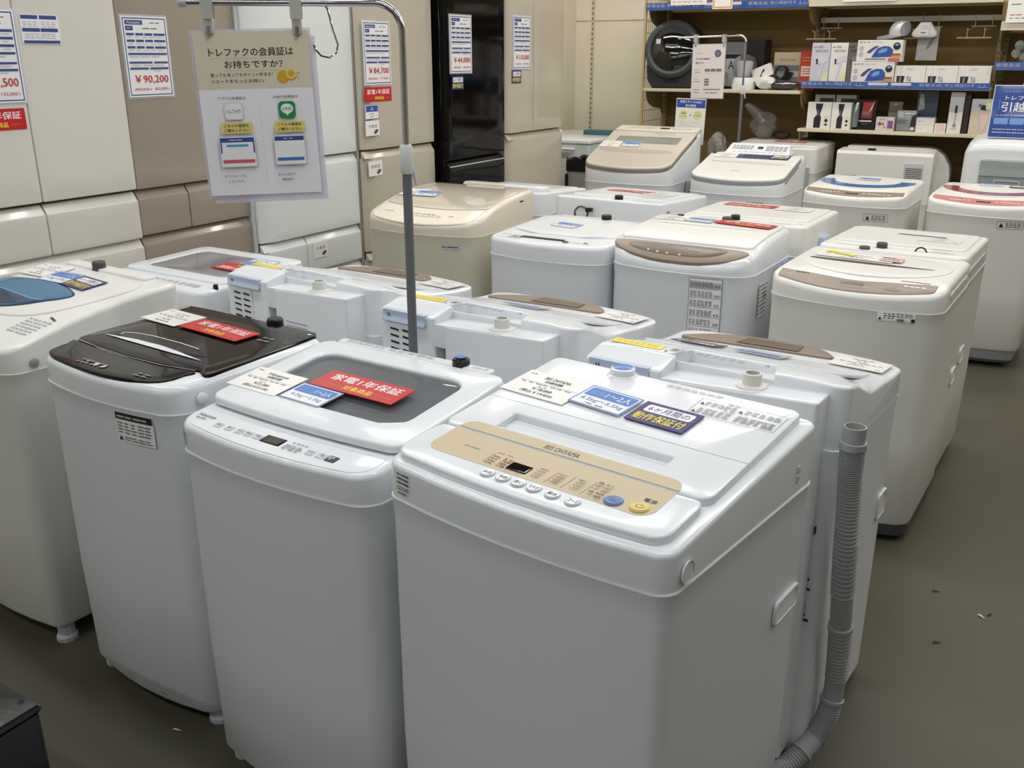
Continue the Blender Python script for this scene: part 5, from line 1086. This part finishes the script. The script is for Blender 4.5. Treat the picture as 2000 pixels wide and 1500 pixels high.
a = MB(); a.lathe([(.085, 0), (.09, .02), (.082, .06), (.075, .085)], 22); a.build('base', WHITE, r)
a = MB(); a.lathe([(.072, .085), (.086, .14), (.086, .19), (.07, .225), (.03, .245), (.002, .248)], 22); a.build('jug', CLEAR, r)
a = MB(); a.lathe([(.045, .09), (.05, .13), (.055, .19), (.04, .2)], 14); a.build('inner_cup', LGREY, r)
o = carton('small white carton tilted on the left shelf beside the clear jug', -2.165, -2.015, 1.42, 1.505, .05, CARDBOX, [('poly', [(.5, .4), (.66, .55), (.68, .75), (.55, .6), (.42, .32), (.36, .2), (.44, .18)], 'k')], 7.25); o.rotation_euler = (0, R(-22), 0)
blob('packed_parts', 'white padded bundle in plastic on the left shelf', 'bag', (-2.06, 7.24, 1.338), (.075, .06, .048), mat('padded_white', (222, 222, 216), .3, bump=.5, nscale=30, noise=.03), 3)
blob('plastic_bag', 'dark cables in a crumpled bag on the left shelf', 'bag', (-1.93, 7.24, 1.338), (.12, .06, .036), mat('dark_bag', (60, 52, 62), .15, coat=1, bump=.8, nscale=40, noise=.3), 5)
blob('plastic_bag', 'clear crumpled bag between the dryer and the jug', 'bag', (-2.43, 7.25, 1.338), (.07, .06, .07), mat('clear_bag', (120, 120, 122), .12, coat=1, bump=.8, nscale=30, noise=.4), 8)
a = MB(); a.tube([(.045 * math.cos(k * .5) * (1 + .1 * math.sin(k)), -.012 * (k % 3) , .05 + .045 * math.sin(k * .5)) for k in range(50)], .007, 6); o = a.build('cable_coil', BLACKP); o.location = (-1.97, 7.3, 1.41); tag(o, 'coiled black cable on the left shelf before the steamer box', 'cable')
carton('steam cleaner carton with a grey photo on the left shelf', -2.046, -1.848, 1.338, 1.6, .12, mat('carton_sand', (206, 192, 158), .5, noise=.03), [('rect', .04, .08, .96, .66, 'g'), ('rect', .04, .35, .96, .5, 'lg'), ('poly', [(.3, .2), (.6, .18), (.8, .45), (.45, .52)], 'k'), ('text', .22, .76, .82, .84, 'スチームクリーナー', 'k')], 7.34)
carton('orange-red carton with a white label beside the steamer box', -1.842, -1.735, 1.338, 1.607, .13, mat('carton_red', (186, 62, 38), .5, noise=.04), [('rect', .1, .36, .8, .62, 'pp'), ('dash', .18, .4, .7, .58, 'dr', 3, 3), ('dash', .15, .72, .8, .88, 'o', 4, 2), ('dash', .15, .1, .8, .25, 'o', 4, 2)], 7.3)
# --- middle unit, upper board
def nano(label, x0, x1, m, dark=False):
    k = 'g' if not dark else 'k'
    carton(label, x0, x1, 1.378, 1.662, .09, m, [('text', .2, .78, .88, .84, 'nanocare', k), ('dash', .1, .87, .3, .93, k, 2), ('dash', .35, .87, .6, .94, k, 2, 2), ('poly', [(.25, .55), (.45, .5), (.95, .58), (.95, .72), (.4, .66)], 'lav' if not dark else 'g'), ('poly', [(.62, .55), (.74, .56), (.5, .12), (.4, .15)], 'lav' if not dark else 'g'), ('disc', .32, .6, .06, 'k'), ('rect', .3, .5, .38, .6, 'k'), ('rect', .05, .02, .35, .1, 'cy')] + ([('poly', [(.55, .02), (.98, .02), (.98, .32), (.75, .25)], 'pg')] if not dark else []), group='hair dryer cartons')
nano('pale lavender dryer carton, leftmost of the three tall cartons', -1.74, -1.612, mat('carton_lavender', (206, 204, 216), .5, noise=.02)); bpy.data.objects[bpy.data.objects[-1].name]
nano('white dryer carton between the lavender and the grey carton', -1.608, -1.492, CARDBOX)
nano('dark grey dryer carton, rightmost of the three tall cartons', -1.488, -1.42, mat('carton_grey', (104, 98, 96), .5, noise=.04), True)
def iron(label, x0, x1, z0, z1):
    carton(label, x0, x1, z0, z1, .13, CARDBOX, [('dash', .04, .86, .3, .95, 'g', 3), ('text', .32, .87, .56, .94, 'コードレス', 'g'), ('disc', .1, .62, .055, 'lg'), ('disc', .1, .35, .055, 'lg'), ('poly', [(.34, .2), (.4, .2), (.82, .24), (.8, .56), (.72, .7), (.6, .72), (.46, .62), (.4, .45)], 'rb'), ('poly', [(.47, .45), (.56, .6), (.68, .62), (.66, .46), (.52, .38)], 'sb'), ('poly', [(.22, .42), (.3, .4), (.4, .6), (.5, .72), (.4, .72), (.28, .55)], 'db'), ('rect', .2, .1, .66, .14, 'db'), ('disc', .88, .72, .08, 'k'), ('disc', .88, .78, .045, 'sb', .05), ('rect', .78, .3, .98, .38, 'br'), ('rect', .78, .2, .98, .29, 'o'), ('rect', .72, .03, .98, .16, 'pk')], 7.18, group='boxed irons')
iron('boxed iron with blue picture, lower of the two stacked', -1.452, -1.172, 1.378, 1.537)
iron('boxed iron with blue picture, upper of the two stacked', -1.43, -1.136, 1.5375, 1.678)
r = empty('hair_dryer', (-1.215, 7.27, 1.679), -38, 'white hair dryer in clear wrap lying on the upper iron box', 'hair dryer')
a = MB(); a.tube([(-.03, 0, .045), (0, 0, .055), (.03, 0, .068), (.07, 0, .075), (.1, 0, .07)], [.02, .042, .052, .05, .046], 16); a.build('barrel', WHITE, r)
a = MB(); a.tube([(.1, 0, .07), (.103, 0, .0697)], .044, 16); a.build('grille', GREYP, r)
a = MB(); a.tube([(.02, -.01, .03), (-.06, -.02, .016), (-.13, -.02, .012)], [.018, .016, .012], 10); a.build('handle', LGREY, r)
for k in range(3):
    x0 = -1.168 + .2 * k
    carton(['white jug carton beside the boxed irons', 'white jug carton in the middle of the row of three', 'white jug carton at the right end of the row of three'][k], x0, x0 + .198, 1.378, 1.513, .12, CARDBOX,
           [('poly', [(.1, .06), (.3, .06), (.34, .5), (.08, .5)], 'k'), ('rect', .16, .08, .24, .46, 'g'), ('rect', .1, .52, .14, .95, 'w'), ('rect', .27, .52, .31, .95, 'w'), ('text', .4, .36, .56, .5, '安心', 'g', 1), ('text', .4, .24, .56, .34, 'ろ過', 'g', 1), ('dash', .4, .8, .62, .9, 'lg', 2)], 7.2, group='white jug cartons')
# rail and what hangs from it
a = MB(); a.box(-1.765, -.57, 7.47, 7.485, 1.802, 1.836); a.box(-1.765, -1.745, 7.485, 7.58, 1.808, 1.83); a.box(-.6, -.58, 7.485, 7.58, 1.808, 1.83); o = a.build('hanging_rail', mat('rail_white', (206, 206, 190), .25, coat=.5, noise=.02), smooth=0, recenter=True); tag(o, 'flat white rail fixed across the middle shelf unit', 'rail')
def hook(label, x):
    a = MB()
    for dx in (0, .105):
        a.tube([(x + dx, 7.466, 1.84), (x + dx, 7.466, 1.76), (x + dx, 7.45, 1.752), (x + dx - .02, 7.25, 1.735), (x + dx - .022, 7.244, 1.75)], .003, 6); a.tube([(x + dx, 7.466, 1.84), (x + dx, 7.49, 1.84), (x + dx, 7.49, 1.825)], .003, 6)
        a.tube([(x + dx - .03, 7.35, 1.742), (x + dx - .03, 7.35, 1.69)], .003, 6)
    a.tube([(x - .02, 7.466, 1.765), (x + .13, 7.466, 1.765)], .004, 6); a.tube([(x - .09, 7.35, 1.69), (x + .12, 7.35, 1.69)], .005, 6)
    o = a.build('display_hook', mat('hook_tan', (200, 186, 150), .4, metal=.2, noise=.02), recenter=True); tag(o, label, 'hook', 'empty wire display hooks')
hook('empty wire display hook at the left end of the white rail', -1.74)
hook('empty wire display hook at the right half of the white rail', -.735)
hook('wire display hook carrying the white packet and grey package', -1.07)
r = empty('hanging_package', (-1.0, 7.33, 1.546), 0, 'grey package with a dark tool hanging from the rail', 'package')
a = MB(); a.box(-.066, .066, -.006, .006, 0, .215); o = a.build('card_back', mat('pack_grey', (168, 166, 164), .4, noise=.04), r, smooth=0)
p = Print(lambda u, v, k: (u, -.006 - k, v), 1, 1, .001, .0004); p.items([('poly', [(.0, .07), (.02, .09), (.045, .15), (.04, .17), (.015, .13), (-.01, .08)], 'g'), fine(-.05, .03, .0, .06, 3, 3, 'lg'), fine(-.05, .17, -.01, .19, 2, 2, 'g')]); p.build('print', o)
a = MB(); a.loft([[(x * q, y * q2, z) for x, y in rr(.08, .03, .02, 3, 4)] for z, q, q2 in ((0, .8, .8), (.012, 1, 1), (.03, 1, 1), (.06, .72, .9), (.085, .5, .6), (.095, .42, .3))]); o = a.build('hanging_packet', mat('packet_white', (236, 236, 232), .3, noise=.02, bump=.1), smooth=40); o.location = (-1.02, 7.27, 1.695); tag(o, 'white bulging packet hanging in front of the grey package', 'package')
p = Print(lambda u, v, k: (u, -.034 - k, v), 1, 1, .001, .0004); p.items([('rect', -.035, .01, .03, .085, 'w'), fine(-.02, .02, .01, .035, 1, 2, 'k'), fine(-.02, .05, .02, .075, 2, 3, 'lg')]); p.build('label', o)
# --- middle unit, lower board
def trimmer(label, x0, x1):
    carton(label, x0, x1, 1.078, 1.262, .1, CARDBOX, [('poly', [(.3, .04), (.58, .04), (.6, .42), (.54, .55), (.62, .82), (.64, .95), (.34, .95), (.34, .82), (.42, .55), (.3, .4)], 'k'), ('rect', .42, .5, .5, .7, 'pu'), ('disc', .82, .32, .07, 'k'), ('rect', .76, .14, .88, .2, 'k'), ('dash', .74, .42, .94, .48, 'lg', 2)], 7.18, group='trimmer cartons')
trimmer('white trimmer carton at the left end of the lower shelf', -1.727, -1.56); trimmer('white trimmer carton next to the dark and red blister pack', -1.556, -1.424)
for lb, x0, x1 in (('grey flat carton behind the leftmost trimmer carton', -1.71, -1.57), ('grey flat carton behind the second trimmer carton', -1.56, -1.42)):
    carton(lb, x0, x1, 1.078, 1.31, .1, mat('carton_pale_grey', (176, 174, 172), .5, noise=.03), [('rect', .25, .78, .95, .9, 'k'), ('rect', .05, .78, .22, .9, 'lg')], 7.3, group='flat grey cartons')
r = empty('blister_pack', (-1.348, 7.26, 1.078), 0, 'dark and red blister pack with a silver device', 'package')
a = MB(); a.box(-.08, .08, 0, .02, 0, .205); bk = a.build('card_back', BLACKP, r, smooth=0)
p = Print(lambda u, v, k: (u, -k, v), 1, 1, .001, .0004); p.items([('poly', [(-.02, .08), (.05, .08), (.06, .19), (-.01, .19)], 'dr'), ('rect', -.03, .055, .055, .064, 'w'), fine(-.01, .035, .03, .045, 1, 2, 'g'), ('rect', -.015, .1, .035, .125, 'g'), ('poly', [(.03, .12), (.06, .19), (.065, .2), (.05, .14)], 'pp')]); p.build('print', bk)
a = MB(); a.tube([(-.055, -.02, .02), (-.055, -.025, .09), (-.05, -.025, .15), (-.045, -.02, .185)], [.024, .028, .022, .012], 12); a.build('device', mat('silver_device', (150, 160, 162), .2, metal=.6, noise=.03), r)
carton('pale pink carton with purple squares on the lower shelf', -1.25, -1.13, 1.078, 1.172, .08, mat('carton_pink', (214, 200, 202), .5, noise=.02), [('disc', .22, .52, .1, 'pu'), ('disc', .4, .5, .06, 'dr'), ('rect', .66, .2, .95, .75, 'pu'), ('disc', .5, .28, .04, 'dr'), ('dash', .2, .8, .5, .9, 'g', 2)], 7.19)
carton('grey-green card box standing behind the pink carton', -1.2, -1.108, 1.078, 1.27, .02, mat('card_sage', (130, 132, 112), .5, noise=.03), [('rect', .3, .88, .65, .94, 'lg')], 7.34)
r = empty('blister_pack', (-1.06, 7.24, 1.078), 0, 'clear blister pack with a grey shaver beside the pink carton', 'package')
a = MB(); a.box(-.065, .065, 0, .05, 0, .14, bev=.006); bk = a.build('shell', mat('shell_grey', (150, 156, 156), .15, coat=1, noise=.1, nscale=30), r)
p = Print(lambda u, v, k: (u, -k, v), 1, 1, .001, .0004); p.items([('poly', [(-.06, .05), (.0, .05), (.01, .08), (-.05, .08)], 'g'), ('rect', -.055, .09, -.02, .13, 'lg'), ('disc', .045, .02, .012, 'w', .012), ('poly', [(.03, .03), (.062, .03), (.062, .12), (.035, .1)], 'k')]); p.build('print', bk)
carton('dark blue carton with a silver device picture at the back of the lower shelf', -1.02, -.885, 1.078, 1.345, .05, mat('carton_steel_blue', (84, 98, 112), .4, noise=.15, nscale=8), [('rect', .1, .1, .9, .42, 'db'), ('poly', [(.1, .5), (.4, .55), (.3, .9), (.12, .95)], 'lg'), ('disc', .2, .75, .12, 'pg')], 7.36)
for lb, z in (('flat white carton, lower of two stacked on the lower shelf', 1.078), ('flat white carton, upper of two stacked on the lower shelf', 1.1265)):
    carton(lb, -.987, -.872, z, z + .048, .1, CARDBOX, [('dash', .1, .4, .4, .6, 'lg', 2)], 7.2, group='flat white cartons')
carton('small white carton with pink marble print on the lower shelf', -.868, -.796, 1.078, 1.14, .06, CARDBOX, [('poly', [(.1, .2), (.4, .1), (.9, .3), (.85, .9), (.15, .95)], 'pp')], 7.2)
carton('tall narrow white carton with a brush picture on the lower shelf', -.79, -.704, 1.078, 1.345, .06, CARDBOX, [('rect', .02, .52, .98, .99, 'lg'), ('rect', .42, .5, .6, .68, 'k'), ('rect', .5, .22, .54, .5, 'g'), ('disc', .52, .2, .12, 'k'), ('disc', .52, .2, .06, 'w'), ('dash', .25, .1, .7, .13, 'g', 3)], 7.2)
carton('tall dark brown carton edge beside the brush carton', -.7, -.665, 1.078, 1.335, .12, mat('carton_dark_brown', (56, 42, 40), .5, noise=.05), (), 7.22)
carton('cream carton with a dark accessory and pink dryer picture', -.655, -.53, 1.078, 1.305, .07, mat('carton_cream', (214, 200, 182), .5, noise=.03), [('rect', .02, .66, .98, .98, 'lg'), ('poly', [(.45, .7), (.75, .68), (.78, .82), (.48, .84)], 'k'), ('disc', .42, .82, .09, 'g'), ('poly', [(.4, .55), (.6, .6), (.95, .58), (.9, .46), (.72, .1), (.62, .08), (.52, .44)], 'pp'), ('rect', .7, .72, .95, .9, 'pg')], 7.19)
# --- right unit
r = empty('glass_ornament', (-.36, 7.28, 1.531), 0, 'cluster of clear glass bulbs in film on the right shelf', 'glassware')
a = MB(); a.lathe([(.06, 0), (.08, .05), (.06, .12), (.03, .16), (.012, .2), (.02, .215)], 20); a.build('flask', CLEAR, r)
for k, (dx, dz, q) in enumerate(((-.07, .09, .032), (-.085, .04, .03), (-.04, .02, .026))):
    a = MB(); a.lathe([(.004, -q), (q * .7, -q * .7), (q, 0), (q * .7, q * .7), (.004, q)], 14, (dx, -.05, dz + .02)); a.build('bulb', mat('bulb_glass', (190, 196, 190), .05, trans=.6, ior=1.2, noise=.03), r)
# --- loose things lying on the rear washer and behind the greige one
BAGC = mat('bag_frosted', (128, 124, 120), .15, coat=1, bump=1, nscale=60, noise=.4, alpha=.5)
o = blob('plastic_bag', 'frosted bag of parts slumped on the rear washer under the shelf', 'bag', (-2.06, 7.28, .985), (.09, .06, .1), BAGC, 11, .3, rot=20)
a = MB(); a.tube([(-.02, 0, .12), (-.06, 0, .18), (-.12, 0, .23), (-.15, 0, .25)], [.05, .045, .03, .015], 12); a.build('bag_neck', BAGC, o)
blob('cable_bundle', 'dark maroon cable bundle on the rear washer under the shelf', 'cable', (-1.93, 7.3, .985), (.06, .04, .03), mat('maroon_cable', (60, 34, 34), .5, bump=.8, nscale=50, noise=.2), 12, .3)
o = card('hang_tag', 'small white tag standing on the rear washer under the shelf', 'tag', .05, .06, frameM((-1.77, 7.33, 1.03), (1, 0, .25), (-.25, .3, 1)), [('dash', .4, .3, .8, .7, 'k', 1, 2)], PAPERW)
o = blob('plastic_film', 'crumpled clear film hanging behind the greige-lidded washer', 'plastic film', (-2.13, 6.42, .86), (.055, .07, .115), mat('film_dim', (150, 146, 138), .1, coat=1, alpha=.6, bump=.8, nscale=26, noise=.3), 14, .35)
